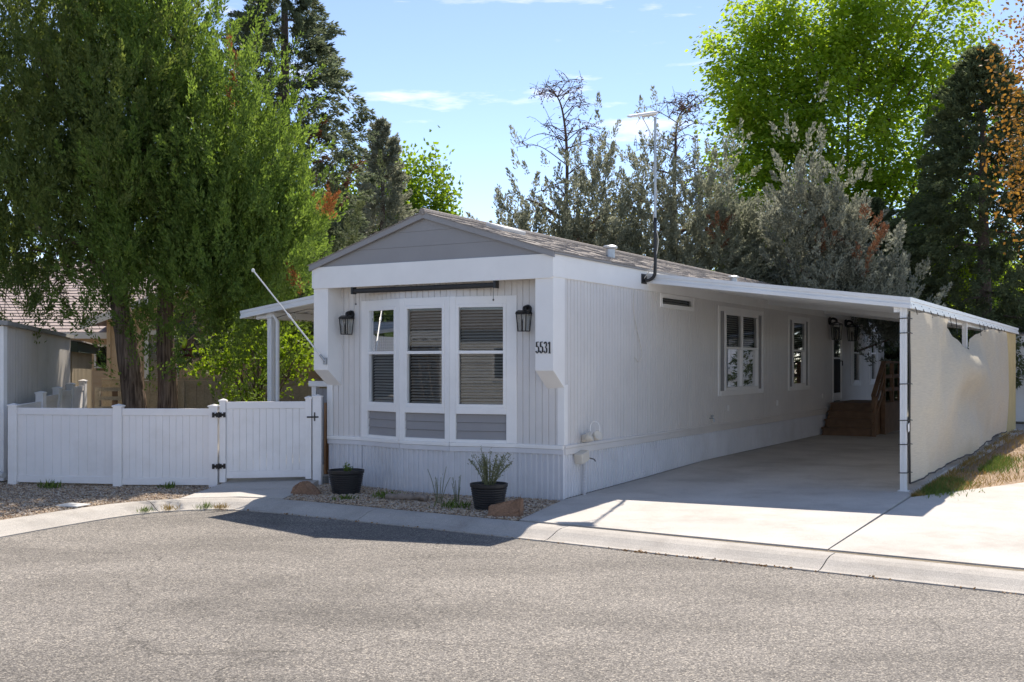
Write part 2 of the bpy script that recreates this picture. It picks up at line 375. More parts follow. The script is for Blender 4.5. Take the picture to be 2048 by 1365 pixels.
def quads_mesh(name, V, m, parent=None, smooth=False):       # V: (n,4,3) numpy rhombi
    n = V.shape[0]
    me = bpy.data.meshes.new(name)
    me.vertices.add(n * 4); me.vertices.foreach_set('co', V.reshape(-1).astype(np.float32))
    me.loops.add(n * 4); me.loops.foreach_set('vertex_index', np.arange(n * 4, dtype=np.int32))
    me.polygons.add(n); me.polygons.foreach_set('loop_start', np.arange(0, n * 4, 4, dtype=np.int32))
    me.polygons.foreach_set('loop_total', np.full(n, 4, dtype=np.int32))
    me.update(calc_edges=True)
    return link(name, me, m, parent)

rng = np.random.default_rng(11)
def unit(a): return a / np.maximum(np.linalg.norm(a, axis=-1, keepdims=True), 1e-9)
def leaves(cent, dirs, ln, wd):
    n = len(cent)
    r = unit(rng.normal(size=(n, 3)))
    side = unit(np.cross(dirs, r))
    ln = ln * rng.uniform(0.7, 1.3, (n, 1)); wd = wd * rng.uniform(0.7, 1.3, (n, 1))
    nrm = np.cross(side, dirs)
    a = cent; c = cent + dirs * ln
    mid = cent + dirs * ln * 0.45 + nrm * ln * 0.10
    return np.stack([a, mid + side * wd * 0.5, c, mid - side * wd * 0.5], axis=1)

# ------------------------------------------------------------------ ground, street, kerb
def catmull(P, n=10):
    P = [Vector(p) for p in P]; out_ = []
    for i in range(len(P) - 1):
        p0 = P[max(i - 1, 0)]; p1 = P[i]; p2 = P[i + 1]; p3 = P[min(i + 2, len(P) - 1)]
        for k in range(n):
            t = k / n
            out_.append(0.5 * ((2 * p1) + (p2 - p0) * t + (2 * p0 - 5 * p1 + 4 * p2 - p3) * t * t + (3 * p1 - p0 - 3 * p2 + p3) * t ** 3))
    out_.append(P[-1]); return out_
KP = [(20, -1.8), (12, 3.62), (8, 6.33), (4.27, 8.87), (2, 10.41), (0.055, 11.73), (-1.7, 12.87), (-3.0, 13.68), (-3.75, 14.02), (-4.35, 13.93),
      (-4.85, 13.5), (-5.3, 12.65), (-5.75, 11.6), (-6.7, 9.3), (-8.1, 5.7), (-10.5, 0)]
kpath = catmull(KP, 12)
knorm = []
for i in range(len(kpath)):
    d = (kpath[min(i + 1, len(kpath) - 1)] - kpath[max(i - 1, 0)]).normalized()
    knorm.append(Vector((d.y, -d.x)))                        # towards the lots
if knorm[40].y < 0: knorm = [-n for n in knorm]
KW = 0.52
kback = [p + n * KW for p, n in zip(kpath, knorm)]

mb = MB(); mb.add([(-900, -900, -0.30), (900, -900, -0.30), (900, 900, -0.30), (-900, 900, -0.30)], [(0, 1, 2, 3)])
struct(mb.build('ground', M_ground))
poly = [(p.x, p.y, -0.1) for p in kpath] + [(-10.5, -60, -0.1), (40, -60, -0.1), (40, -1.8, -0.1)]
mb = MB(); mb.add(poly, [tuple(range(len(poly)))]); struct(mb.build('street', M_asphalt))
poly = [(p.x, p.y, -0.012) for p in kback] + [(-60, 0, -0.012), (-60, 90, -0.012), (60, 90, -0.012), (60, -1.8, -0.012)]
mb = MB(); mb.add(poly, [tuple(range(len(poly)))]); struct(mb.build('lot_ground', M_ground))

kerb = bpy.data.objects.new('kerb', None); COL.objects.link(kerb); kerb['kind'] = 'structure'
prof = [(0.0, -0.16), (0.0, -0.088), (0.07, -0.084), (0.16, -0.058), (0.26, -0.020), (0.36, 0.0), (KW, 0.004), (KW, -0.1)]
acc = [0.0]
for a, b in zip(kpath, kpath[1:]): acc.append(acc[-1] + (b - a).length)
cuts = []; t = 0.55
while t < acc[-1]: cuts.append(t); t += random.uniform(2.7, 3.3)
def kat(s_):
    for i in range(len(acc) - 1):
        if s_ <= acc[i + 1]:
            k = (s_ - acc[i]) / (acc[i + 1] - acc[i]); return kpath[i].lerp(kpath[i + 1], k), knorm[i].lerp(knorm[i + 1], k).normalized()
    return kpath[-1], knorm[-1]
for a, b in zip(cuts, cuts[1:]):
    mb = MB(); ns = 8; vs = []
    for i in range(ns + 1):
        p, nn = kat(a + 0.006 + (b - a - 0.012) * i / ns)
        for (o_, z_) in prof: vs.append((p.x + nn.x * o_, p.y + nn.y * o_, z_))
    m_ = len(prof); fs = []
    for i in range(ns):
        for k in range(m_ - 1): fs.append((i * m_ + k, i * m_ + k + 1, (i + 1) * m_ + k + 1, (i + 1) * m_ + k))
    fs.append(tuple(range(m_))); fs.append(tuple(ns * m_ + k for k in range(m_))[::-1])
    mb.add(vs, fs); mb.build('kerb_section', M_kerb, kerb)

# driveway slabs (home frame)
drive = bpy.data.objects.new('driveway', None); COL.objects.link(drive); drive['kind'] = 'structure'
def slab(name, polyH, parent, zf, m=M_conc, th=0.12):
    # subdivide the polygon edges is unnecessary: tops follow zf at the corners
    top = [H(x, y, zf(x, y)) for x, y in polyH]; bot = [H(x, y, zf(x, y) - th) for x, y in polyH]
    n = len(polyH); mb = MB()
    mb.add(top + bot, [tuple(range(n)), tuple(range(n, 2 * n))[::-1]] + [(i, (i + 1) % n, n + (i + 1) % n, n + i) for i in range(n)])
    return mb.build(name, m, parent)
g = 0.008
zf = lambda x, y: dz(y) + 0.004
yk = lambda x: -1.80 - 0.045 * (x - 0.68)
slab('concrete_slab', [(0.34, yk(0.34) + 0.02), (3.95, yk(3.95) + 0.02), (3.95, 2.6 - g), (0.03, 2.6 - g), (0.03, -0.05)], drive, zf)
slab('concrete_slab', [(0.03, 2.6 + g), (3.95, 2.6 + g), (3.95, 5.2), (0.03, 5.2)], drive, zf)
slab('concrete_slab', [(0.03, 5.2 + 2 * g), (3.95, 5.2 + 2 * g), (3.95, 10.6), (0.03, 10.6)], drive, zf)
slab('concrete_slab', [(0.03, 10.6 + 2 * g), (3.95, 10.6 + 2 * g), (3.95, 20.5), (0.03, 20.5)], drive, zf)
drive2 = bpy.data.objects.new('neighbour_driveway', None); COL.objects.link(drive2); drive2['kind'] = 'structure'
zf2 = lambda x, y: min(dz(y), 0.06) + 0.002
slab('concrete_slab', [(3.95 + 2 * g, yk(3.95) + 0.02), (8.2, yk(8.2) + 0.02), (8.2, 4.6), (4.95, 4.6), (3.97 + 2 * g, 2.3)], drive2, zf2)
slab('concrete_slab', [(8.2 + 2 * g, yk(8.2) + 0.02), (13, yk(13)), (13, 4.6), (8.2 + 2 * g, 4.6)], drive2, zf2)
slab('concrete_slab', [(4.96, 4.6 + 2 * g), (13, 4.6 + 2 * g), (13, 16), (9.5, 16), (6.4, 8.2)], drive2, zf2)
# dirt verge beside the carport
mb = MB(); poly = [(3.96, 2.3), (4.9, 4.5), (6.4, 8.2), (9.4, 16), (9.4, 24), (3.96, 24)]
vs = []; fs = []
nx, ny = 14, 40
for j in range(ny + 1):
    y = 2.3 + (24 - 2.3) * j / ny
    xr = np.interp(y, [2.3, 4.5, 8.2, 16, 24], [3.97, 4.9, 6.4, 9.4, 9.4]) + 0.12
    for i in range(nx + 1):
        x = 3.96 + (xr - 3.96) * i / nx
        z = 0.01 + 0.014 * (y - 2.3) * min(1, i / 3) + random.uniform(-0.02, 0.025) * (0 < i < nx)
        vs.append(H(x, y, z))
for j in range(ny):
    for i in range(nx):
        a = j * (nx + 1) + i; fs.append((a, a + 1, a + nx + 2, a + nx + 1))
mb.add(vs, fs); struct(mb.build('dirt_verge', M_dirt, smooth=True))
def verge_z(x, y): return 0.012 + 0.014 * (y - 2.3)

# walkway to the gate
walk = bpy.data.objects.new('walkway', None); COL.objects.link(walk); walk['kind'] = 'structure'
def wslab(name, P, parent, m=M_conc, th=0.12):
    n = len(P); mb = MB()
    mb.add(list(P) + [(p[0], p[1], p[2] - th) for p in P], [tuple(range(n)), tuple(range(n, 2 * n))[::-1]] + [(i, (i + 1) % n, n + (i + 1) % n, n + i) for i in range(n)])
    return mb.build(name, m, parent)
wslab('concrete_slab', [(-4.50, 14.42, 0.008), (-3.75, 14.60, 0.008), (-3.10, 14.44, 0.008), (-2.98, 15.2, 0.04), (-4.34, 15.35, 0.04)], walk)
wslab('concrete_slab', [(-4.335, 15.365, 0.041), (-2.98, 15.215, 0.041), (-2.88, 16.3, 0.10), (-4.2, 16.3, 0.10)], walk)
wslab('concrete_slab', [(-4.6, 16.32, 0.101), (-2.87, 16.32, 0.101), (-1.2, 19.5, 0.101), (-4.9, 19.5, 0.101)], walk)

# gravel beds: sheet + stones
def in_poly(x, y, P):
    c = False; n = len(P); j = n - 1
    for i in range(n):
        if (P[i][1] > y) != (P[j][1] > y) and x < (P[j][0] - P[i][0]) * (y - P[i][1]) / (P[j][1] - P[i][1]) + P[i][0]: c = not c
        j = i
    return c
bedL = [(-9.6, 16.9), (-9.4, 9.0), (-7.05, 9.5)] + [(p.x, p.y) for p in kback if -6.4 < p.x < -4.4 and p.y > 9.5][::-1] + [(-4.48, 14.5), (-4.3, 15.4), (-4.28, 15.85), (-7.5, 16.2)]
bl = [(p.x, p.y) for p in kback if -6.9 < p.x < -4.5 and p.y > 9.3]
bedL = [(-9.4, 9.3)] + bl[::-1] + [(-4.47, 14.5), (-4.33, 15.4), (-4.25, 15.95), (-7.5, 16.3), (-9.4, 16.3)]
hb = [H(-4.0, 0.0), H(-3.38, 0.0), H(-2.52, -0.24), H(-1.66, -0.24), H(-0.72, 0.0), H(0.0, -0.02), H(0.33, yk(0.33) + 0.02)]
bedR = [(p.x, p.y) for p in hb] + [(p.x, p.y) for p in kback if H(0.3, -1.8).x > p.x > -3.08 and p.y > 11][0:200] + [(-3.0, 15.2), (-2.9, 16.1)]
for nm, P in (('gravel_bed', bedL), ('gravel_bed', bedR)):
    mb = MB(); mb.add([(x, y, -0.004) for x, y in P], [tuple(range(len(P)))]); o = mb.build(nm, M_bed); o['kind'] = 'structure'
ico = MB()
phi = [(0, 0, 1), (0.9, 0.1, 0.2), (-0.2, 0.9, 0.1), (-0.85, -0.3, 0.15), (0.2, -0.9, 0.2), (0, 0, -0.6)]
ifs = [(0, 1, 2), (0, 2, 3), (0, 3, 4), (0, 4, 1), (5, 2, 1), (5, 3, 2), (5, 4, 3), (5, 1, 4)]
def gravel(P, n, label, xr, yr, name='gravel'):
    base = np.array(phi); V = []; Fc = []; k = 0
    xs = [p[0] for p in P]; ys = [p[1] for p in P]
    while k < n:
        x = random.uniform(*xr); y = random.uniform(*yr)
        if not in_poly(x, y, P): continue
        s_ = random.uniform(0.008, 0.019); a = random.uniform(0, 6.28)
        q = base * np.array([s_ * random.uniform(0.8, 1.5), s_, s_ * 0.7]) + rng.normal(0, s_ * 0.12, base.shape)
        ca, sa = math.cos(a), math.sin(a)
        q = np.stack([q[:, 0] * ca - q[:, 1] * sa + x, q[:, 0] * sa + q[:, 1] * ca + y, q[:, 2] + 0.004 + random.uniform(0, .008)], 1)
        V.append(q); Fc += [(i + k * 6, j + k * 6, l + k * 6) for i, j, l in ifs]; k += 1
    me = bpy.data.meshes.new(name); me.from_pydata(np.concatenate(V).tolist(), [], Fc)
    m = bpy.data.materials.get('gravel_stone')
    if not m:
        m = bpy.data.materials.new('gravel_stone'); m.use_nodes = True; t = m.node_tree; b = t.nodes['Principled BSDF']; b.inputs['Roughness'].default_value = 0.85
        gg = t.nodes.new('ShaderNodeNewGeometry'); r = t.nodes.new('ShaderNodeValToRGB'); cr = r.color_ramp
        cr.elements[0].color = (0.16, 0.10, 0.07, 1); cr.elements[1].color = (0.62, 0.55, 0.46, 1)
        for p, c in ((0.25, (0.44, 0.31, 0.19)), (0.5, (0.56, 0.44, 0.31)), (0.75, (0.42, 0.35, 0.28))):
            e = cr.elements.new(p); e.color = (*c, 1)
        t.links.new(gg.outputs['Random Per Island'], r.inputs['Fac']); t.links.new(r.outputs['Color'], b.inputs['Base Color'])
    o = link(name, me, m); tag(o, label, 'gravel', kind='stuff')
gravel(bedL, 14000, 'loose tan gravel in front of the white vinyl fence', (-8.2, -4.2), (11, 16.3))
gravel(bedR, 10000, 'loose brown gravel bed under the bay window', (-3.4, 1.2), (11.8, 16.3))

# ------------------------------------------------------------------ the mobile home
home = hthing('mobile_home', 'long white and light grey mobile home with bay window and low gable roof', 'house')
W, LEN = 4.06, 20.5
SOF, EAVE, RIDGE = 2.97, 3.27, 3.905
BELT0, BELT1 = 0.615, 0.73

def wall_frame(p0, p1):
    p0 = Vector(p0); p1 = Vector(p1); d = (p1 - p0); L_ = d.length; d = d / L_
    return p0, d, Vector((d.y, -d.x)), L_                      # n: right-hand side of p0->p1
def sheet(parent, name, p0, p1, z0, z1, m, pitch, prof, off=0.0, zb=None):
    # prof: list of (frac-of-pitch, offset) ; a ribbed or grooved sheet between two plan points
    a, d, n, L_ = wall_frame(p0, p1)
    ts = []; k = 0
    while k * pitch < L_ - 1e-6:
        for fr, o_ in prof:
            t_ = (k + fr) * pitch
            if t_ < L_: ts.append((t_, o_))
        k += 1
    ts.append((L_, prof[0][1]))
    vs = []; fs = []
    for t_, o_ in ts:
        q = a + d * t_ + n * (off + o_)
        zb_ = z0 if zb is None else zb(q)
        vs += [(q.x, q.y, zb_), (q.x, q.y, z1)]
    nn = len(ts)
    for t_, o_ in (ts[-1], ts[0]):
        q = a + d * t_ + n * (off - 0.02)
        zb_ = z0 if zb is None else zb(q)
        vs += [(q.x, q.y, zb_), (q.x, q.y, z1)]
    for i in range(nn + 1):
        fs.append((2 * i, 2 * i + 2, 2 * i + 3, 2 * i + 1))
    fs.append((2 * nn + 2, 0, 1, 2 * nn + 3))
    fs.append(tuple(2 * i + 1 for i in range(nn + 2))); fs.append(tuple(2 * i for i in range(nn + 2))[::-1])
    return MB().add(vs, fs).build(name, m, parent)
GROOVE = [(0.0, 0.0), (0.84, 0.0), (0.88, -0.013), (0.96, -0.013)]
RIB = [(0.0, 0.0), (0.30, 0.0), (0.40, 0.022), (0.62, 0.022), (0.72, 0.0)]
def siding(parent, p0, p1, z0, z1, openings=(), pitch=0.1, sheet_w=1.2):
    a, d, n, L_ = wall_frame(p0, p1)
    cuts_ = {0.0, L_}
    for o_ in openings: cuts_ |= {o_[0], o_[1]}
    k = sheet_w
    while k < L_ - 0.2:
        if not any(o_[0] - 0.15 < k < o_[1] + 0.15 for o_ in openings): cuts_.add(k)
        k += sheet_w
    cuts_ = sorted(cuts_)
    for t0, t1 in zip(cuts_, cuts_[1:]):
        zs = [(z0, z1)]
        for o_ in openings:
            if o_[0] <= (t0 + t1) / 2 <= o_[1]: zs = [(z0, o_[2]), (o_[3], z1)]
        for za, zb_ in zs:
            if zb_ - za > 0.01:
                e = 0.0015
                sheet(parent, 'siding_sheet', a + d * (t0 + e), a + d * (t1 - e), za, zb_, M_siding, pitch, GROOVE)
def board(parent, name, p0, p1, z0, z1, out0, out1, m, bevel=0.004):
    a, d, n, L_ = wall_frame(p0, p1)
    b = a + d * L_
    q = [a + n * out0, b + n * out0, b + n * out1, a + n * out1]
    vs = [(p.x, p.y, z0) for p in q] + [(p.x, p.y, z1) for p in q]
    return MB().add(vs, [(0, 1, 2, 3), (7, 6, 5, 4), (0, 4, 5, 1), (1, 5, 6, 2), (2, 6, 7, 3), (3, 7, 4, 0)]).build(name, m, parent, bevel=bevel)
def window(parent, p0, p1, z0, z1, rail=None, fw=0.045, cols=1, blind=True, depth=0.10, blind_m=None, frame_m=None):
    a, d, n, L_ = wall_frame(p0, p1); frame_m = frame_m or M_white
    def P(t_, o_, z): q = a + d * t_ + n * o_; return (q.x, q.y, z)
    mb = MB()
    def blk(t0, t1, o0, o1, za, zb_):
        vs = [P(t_, o_, z) for z in (za, zb_) for (t_, o_) in ((t0, o0), (t1, o0), (t1, o1), (t0, o1))]
        mb.add(vs, [(0, 3, 2, 1), (4, 5, 6, 7), (0, 1, 5, 4), (1, 2, 6, 5), (2, 3, 7, 6), (3, 0, 4, 7)])
    o0, o1 = -0.06, 0.022
    blk(0, fw, o0, o1, z0, z1); blk(L_ - fw, L_, o0, o1, z0, z1)
    blk(fw, L_ - fw, o0, o1, z0, z0 + fw); blk(fw, L_ - fw, o0, o1, z1 - fw, z1)
    cw = (L_ - 2 * fw) / cols
    for c in range(1, cols): blk(fw + cw * c - 0.035, fw + cw * c + 0.035, o0, o1 - 0.002, z0 + fw, z1 - fw)
    if rail: 
        for c in range(cols): blk(fw + cw * c + (0.035 if c else 0), fw + cw * (c + 1) - (0.035 if c < cols - 1 else 0), o0 + 0.005, o1 - 0.006, rail - 0.022, rail + 0.022)
    w = mb.build('window', frame_m, parent, bevel=0.003)
    for c in range(cols):
        t0 = fw + cw * c + (0.035 if c else 0); t1 = fw + cw * (c + 1) - (0.035 if c < cols - 1 else 0)
        for za, zb_, oo in ([(z0 + fw, rail - 0.022, -0.03), (rail + 0.022, z1 - fw, -0.012)] if rail else [(z0 + fw, z1 - fw, -0.02)]):
            MB().add([P(t0, oo, za), P(t1, oo, za), P(t1, oo, zb_), P(t0, oo, zb_)], [(0, 1, 2, 3)]).build('pane', M_glass, w)
        if blind:
            bb = MB(); z = z1 - fw - 0.02; k = 0
            while z > z0 + fw:
                tl = 0.016 + random.uniform(-0.002, 0.002)
                vs = [P(t0 + 0.005, -0.062, z - tl), P(t1 - 0.005, -0.062, z - tl), P(t1 - 0.005, -0.098, z + tl * 0.6), P(t0 + 0.005, -0.098, z + tl * 0.6)]
                bb.add(vs, [(0, 1, 2, 3)]); z -= 0.042
            b_ = bb.build('blind', blind_m or M_blind, w); b_['kind'] = 'stuff'
    bk = MB().add([P(0, -0.14, z0), P(L_, -0.14, z0), P(L_, -0.14, z1), P(0, -0.14, z1)], [(0, 1, 2, 3)]).build('room_backing', M_dark, w)
    return w

BAY = [(-3.406, 0.0), (-2.52, -0.24), (-1.66, -0.24), (-0.7245, 0.0)]
# inner core that keeps the house closed
MB().box(-W + 0.3, -0.3, 0.3, LEN - 0.1, 0.3, 3.1).build('inner_core', M_dark, home)
# front siding
siding(home, (-W + 0.01, 0), BAY[0], BELT1, SOF)
siding(home, BAY[3], (-0.01, 0), BELT1, SOF)
for a, b in zip(BAY, BAY[1:]): siding(home, a, b, 2.765, SOF)
# side siding with openings
WZ0, WZ1 = 1.24, 2.89
side_open = [(3.28, 4.76, 2.73, 2.96), (5.99, 8.66, WZ0, WZ1), (10.44, 12.15, WZ0, WZ1), (14.3, 15.24, 0.88, 2.90), (16.3, 17.4, WZ0, WZ1), (18.45, 19.5, WZ0, WZ1)]
siding(home, (0, 0), (0, LEN), BELT1, 3.0, side_open, pitch=0.1)
siding(home, (-W, LEN), (-W, 0), BELT1, SOF, sheet_w=2.4)
siding(home, (0, LEN), (-W, LEN), BELT1, SOF, sheet_w=2.4)
# skirting sheets under the belt
ring = [(-W, 0.0)] + BAY + [(0.0, 0.0)]
for a, b in zip(ring, ring[1:]):
    sheet(home, 'skirting_sheet', a, b, -0.01, BELT0 + 0.01, M_skirt, 0.085, RIB, off=-0.012)
y = 0.0
while y < LEN:
    y2 = min(y + 2.05, LEN)
    sheet(home, 'skirting_sheet', (0, y + 0.002), (0, y2 - 0.002), 0.0, BELT0 + 0.01, M_skirt, 0.085, RIB, off=-0.012, zb=lambda q: dz(q.y) + 0.003)
    y = y2
sheet(home, 'skirting_sheet', (-W, LEN), (-W, 0), 0, BELT0 + 0.01, M_skirt, 0.17, RIB, off=-0.012)
# belt boards
for a, b in zip(ring, ring[1:]):
    board(home, 'belt_board', a, b, BELT0, BELT1 - 0.045, -0.02, 0.022, M_skirt)
    board(home, 'belt_cap', a, b, BELT1 - 0.043, BELT1 + 0.01, -0.02, 0.034, M_white)
y = 0.0
while y < LEN:
    y2 = min(y + 3.6, LEN)
    board(home, 'belt_board', (0, y + 0.002), (0, y2 - 0.002), BELT0, BELT1 - 0.03, -0.02, 0.024, M_siding)
    board(home, 'belt_cap', (0, y + 0.002), (0, y2 - 0.002), BELT1 - 0.028, BELT1 + 0.012, -0.02, 0.036, M_siding)
    y = y2
# bay: posts, rails, windows, lap panels
def lerp2(a, b, t_): return (a[0] + (b[0] - a[0]) * t_, a[1] + (b[1] - a[1]) * t_)
ZB0, ZS0, ZS1, ZW1, ZT = 0.742, 1.135, 1.225, 2.655, 2.765
for k, (a, b) in enumerate(zip(BAY, BAY[1:])):
    Ls = math.dist(a, b)
    e0 = (0.15 if k == 0 else 0.085) / Ls; e1 = (0.15 if k == 2 else 0.085) / Ls
    board(home, 'trim_board', a, lerp2(a, b, e0), ZB0, ZT, -0.05, 0.016, M_white)
    board(home, 'trim_board', lerp2(a, b, 1 - e1), b, ZB0, ZT, -0.05, 0.016, M_white)
    i0, i1 = lerp2(a, b, e0), lerp2(a, b, 1 - e1)
    board(home, 'head_trim', i0, i1, ZW1, ZT, -0.05, 0.013, M_white)
    board(home, 'sill_trim', i0, i1, ZS0, ZS1, -0.05, 0.026, M_white)
    board(home, 'bottom_trim', i0, i1, BELT1 + 0.008, ZB0 + 0.04, -0.05, 0.013, M_white)
    window(home, i0, i1, ZS1, ZW1, rail=1.99)
    nb = 3; hh = (ZS0 - ZB0 - 0.04) / nb
    for j in range(nb):
        z0 = ZB0 + 0.04 + hh * j
        a2, d2, n2, L2 = wall_frame(i0, i1)
        q = [(0, 0.0), (L2, 0.0)]
        vs = []
        for (t_, o_) in ((0, -0.03), (L2, -0.03)):
            p = a2 + d2 * t_
            for zz, oo in ((z0, -0.012), (z0 + hh - 0.004, -0.026), (z0 + hh - 0.004, -0.045), (z0, -0.045)):
                qq = p + n2 * oo; vs.append((qq.x, qq.y, zz))
        MB().add(vs, [(0, 1, 2, 3), (7, 6, 5, 4), (0, 4, 5, 1), (1, 5, 6, 2), (2, 6, 7, 3), (3, 7, 4, 0)]).build('plank', M_dgrey, home)
# soffit + fascia + cheeks
MB().box(-W + 0.002, -0.002, -0.318, 0.02, SOF, SOF + 0.03).build('soffit', M_cream, home)
MB().box(-W, 0.0, -0.345, -0.315, SOF - 0.02, EAVE).build('front_fascia', M_white, home, bevel=0.004)
for x0, x1 in ((-0.262, 0.012), (-W - 0.012, -W + 0.262)):
    MB().prism([(-0.318, SOF + 0.01), (-0.318, 1.74), (0.004, 1.497), (0.004, SOF + 0.01)], 0, x0, x1).build('cheek_column', M_white, home, bevel=0.004)
MB().box(-0.09, 0.014, -0.014, 0.085, BELT1 + 0.012, 1.55).build('corner_trim', M_white, home, bevel=0.003)
MB().box(-W - 0.014, -W + 0.09, -0.014, 0.085, BELT1 + 0.012, 1.55).build('corner_trim', M_white, home, bevel=0.003)
y = -0.345
while y < LEN:
    y2 = min(y + 3.1, LEN)
    MB().box(-0.01, 0.022, y + (0.002 if y > 0 else 0.0), y2 - 0.002, SOF - 0.005, EAVE).build('side_fascia', M_white, home, bevel=0.003); y = y2
MB().box(-W - 0.022, -W + 0.01, -0.345, LEN, SOF - 0.005, EAVE).build('side_fascia', M_white, home)
# gable planks
sl = (RIDGE - EAVE) / (W / 2)
zc = [EAVE + 0.002, EAVE + 0.215, EAVE + 0.425, RIDGE - 0.01]
for za, zb_ in zip(zc, zc[1:]):
    xa0 = (za - EAVE) / sl; xb0 = (zb_ - EAVE) / sl
    p = [(-W + xa0, za), (-xa0, za), (-xb0, zb_ - 0.002), (-W + xb0, zb_ - 0.002)]
    vs = [(p[0][0], -0.323, p[0][1]), (p[1][0], -0.323, p[1][1]), (p[2][0], -0.318, p[2][1]), (p[3][0], -0.318, p[3][1]),
          (p[0][0], -0.29, p[0][1]), (p[1][0], -0.29, p[1][1]), (p[2][0], -0.29, p[2][1]), (p[3][0], -0.29, p[3][1])]
    MB().add(vs, [(0, 1, 2, 3), (7, 6, 5, 4), (0, 4, 5, 1), (1, 5, 6, 2), (2, 6, 7, 3), (3, 7, 4, 0)]).build('gable_plank', M_dgrey, home)
# roof deck, rake boards, shingle courses
mb = MB()
xe = 0.05
zr = lambda x: EAVE + 0.012 + (RIDGE - EAVE) * (1 - abs(x + W / 2) / (W / 2))
mb.prism([(xe, zr(xe)), (-W / 2, zr(-W / 2)), (-W - xe, zr(-W - xe)), (-W - xe, zr(-W - xe) + 0.03), (-W / 2, zr(-W / 2) + 0.03), (xe, zr(xe) + 0.03)], 1, -0.37, LEN + 0.1)
roof = mb.build('roof', M_dgrey, home)
for s_ in (-1, 1):
    mb = MB(); x0 = -W / 2; x1 = xe if s_ > 0 else -W - xe
    mb.add([(x0, -0.385, zr(x0) - 0.05), (x1, -0.385, zr(x1) - 0.05), (x1, -0.385, zr(x1) + 0.034), (x0, -0.385, zr(x0) + 0.034),
            (x0, -0.345, zr(x0) - 0.05), (x1, -0.345, zr(x1) - 0.05), (x1, -0.345, zr(x1) + 0.034), (x0, -0.345, zr(x0) + 0.034)],
           [(0, 1, 2, 3), (7, 6, 5, 4), (0, 4, 5, 1), (1, 5, 6, 2), (2, 6, 7, 3), (3, 7, 4, 0)])
    mb.build('rake_board', M_dgrey, roof)
    nC = 15
    for c in range(nC):
        f0 = c / nC; f1 = (c + 1.25) / nC
        xa = x1 + (x0 - x1) * f0 + (0.012 * s_ if c == 0 else 0); xb = x1 + (x0 - x1) * min(f1, 1)
        mb = MB(); y = -0.40 - random.uniform(0, 0.15)
        while y < LEN + 0.1:
            w_ = random.uniform(0.16, 0.34); y2 = min(y + w_, LEN + 0.12); ya = max(y, -0.40)
            th = random.choice((0.010, 0.014, 0.020)); j_ = random.uniform(-0.008, 0.008)
            za_, zb_ = zr(xa) + 0.031, zr(xb) + 0.031
            vs = [(xa + j_, ya, za_), (xa + j_, y2, za_), (xb, y2, zb_), (xb, ya, zb_),
                  (xa + j_, ya, za_ + th), (xa + j_, y2, za_ + th), (xb, y2, zb_ + 0.006), (xb, ya, zb_ + 0.006)]
            if y2 > ya: mb.add(vs, [(0, 3, 2, 1), (4, 5, 6, 7), (0, 1, 5, 4), (1, 2, 6, 5), (2, 3, 7, 6), (3, 0, 4, 7)])
            y = y2
        o = mb.build('shingle_course', M_shingle, roof); o['kind'] = 'stuff'
MB().tube([(-W / 2, -0.40, RIDGE + 0.052), (-W / 2, LEN + 0.1, RIDGE + 0.052)], 0.05, 8).build('ridge_cap', M_shingle, roof)
# roof vents and skylight
def roofvent(x, y, h=0.17):
    mb = MB(); z = zr(x)
    mb.lathe([(0.075, -0.05), (0.075, h), (0.115, h + 0.005), (0.12, h + 0.035), (0.09, h + 0.055), (0.0, h + 0.06)], 20, (x, y, z))
    return mb.build('roof_vent', M_galv, roof, smooth=False)
roofvent(-0.6, 2.7); roofvent(-0.5, 8.3, 0.12)
mb = MB(); mb.box(-0.16, 0.16, -0.35, 0.35, 0, 0.075, Matrix.Translation((-1.72, 1.35, zr(-1.72) + 0.02)) @ Matrix.Rotation(math.atan(sl), 4, 'Y'))
mb.build('skylight', M_lidwhite, roof, bevel=0.015)
# side windows, shutters, door
def side_window(y0, y1, z0, z1, cols, shut):
    t = 0.09 if z1 - z0 > 1 else 0.045
    board(home, 'trim_board', (0, y0), (0, y0 + t), z0, z1, -0.03, 0.018, M_white); board(home, 'trim_board', (0, y1 - t), (0, y1), z0, z1, -0.03, 0.018, M_white)
    board(home, 'head_trim', (0, y0 + t), (0, y1 - t), z1 - t, z1, -0.03, 0.016, M_white); board(home, 'sill_trim', (0, y0 + t), (0, y1 - t), z0, z0 + t, -0.03, 0.03, M_white)
    a, b = y0 + t, y1 - t
    if shut:
        for q0, q1 in ((a, a + shut), (b - shut, b)):
            board(home, 'shutter', (0, q0), (0, q1), z0 + t, z1 - t, -0.05, -0.004, M_dgrey)
        a += shut; b -= shut
    window(home, (0, a), (0, b), z0 + t, z1 - t, rail=(z0 + z1) / 2 + 0.06 if z1 - z0 > 1 else None, cols=cols, fw=0.06 if z1 - z0 > 1 else 0.02)
side_window(3.28, 4.76, 2.73, 2.96, 1, 0)
side_window(5.99, 8.66, WZ0, WZ1, 2, 0.26)
side_window(10.44, 12.15, WZ0, WZ1, 1, 0.24)
side_window(16.3, 17.4, WZ0, WZ1, 1, 0.1)
side_window(18.45, 19.5, WZ0, WZ1, 1, 0.1)
d_ = MB().box(-0.06, 0.0, 14.36, 15.18, 0.90, 2.86).build('door', M_white, home, bevel=0.004)
for z0, z1, o_ in ((1.10, 1.95, 0.004), (1.99, 2.76, 0.004)):
    MB().box(0.001, 0.01, 14.46, 15.08, z0, z1).build('pane', M_glass if z0 > 1.9 else M_dark, d_)
MB().tube([(0.0, 15.1, 1.9), (0.06, 15.1, 1.9), (0.06, 15.1, 1.78)], 0.014, 8).build('handle', M_black, d_)
for q0, q1, z0, z1 in ((14.30, 14.36, 0.88, 2.90), (15.18, 15.24, 0.88, 2.90)): board(home, 'door_trim', (0, q0), (0, q1), z0, z1, -0.03, 0.02, M_white)
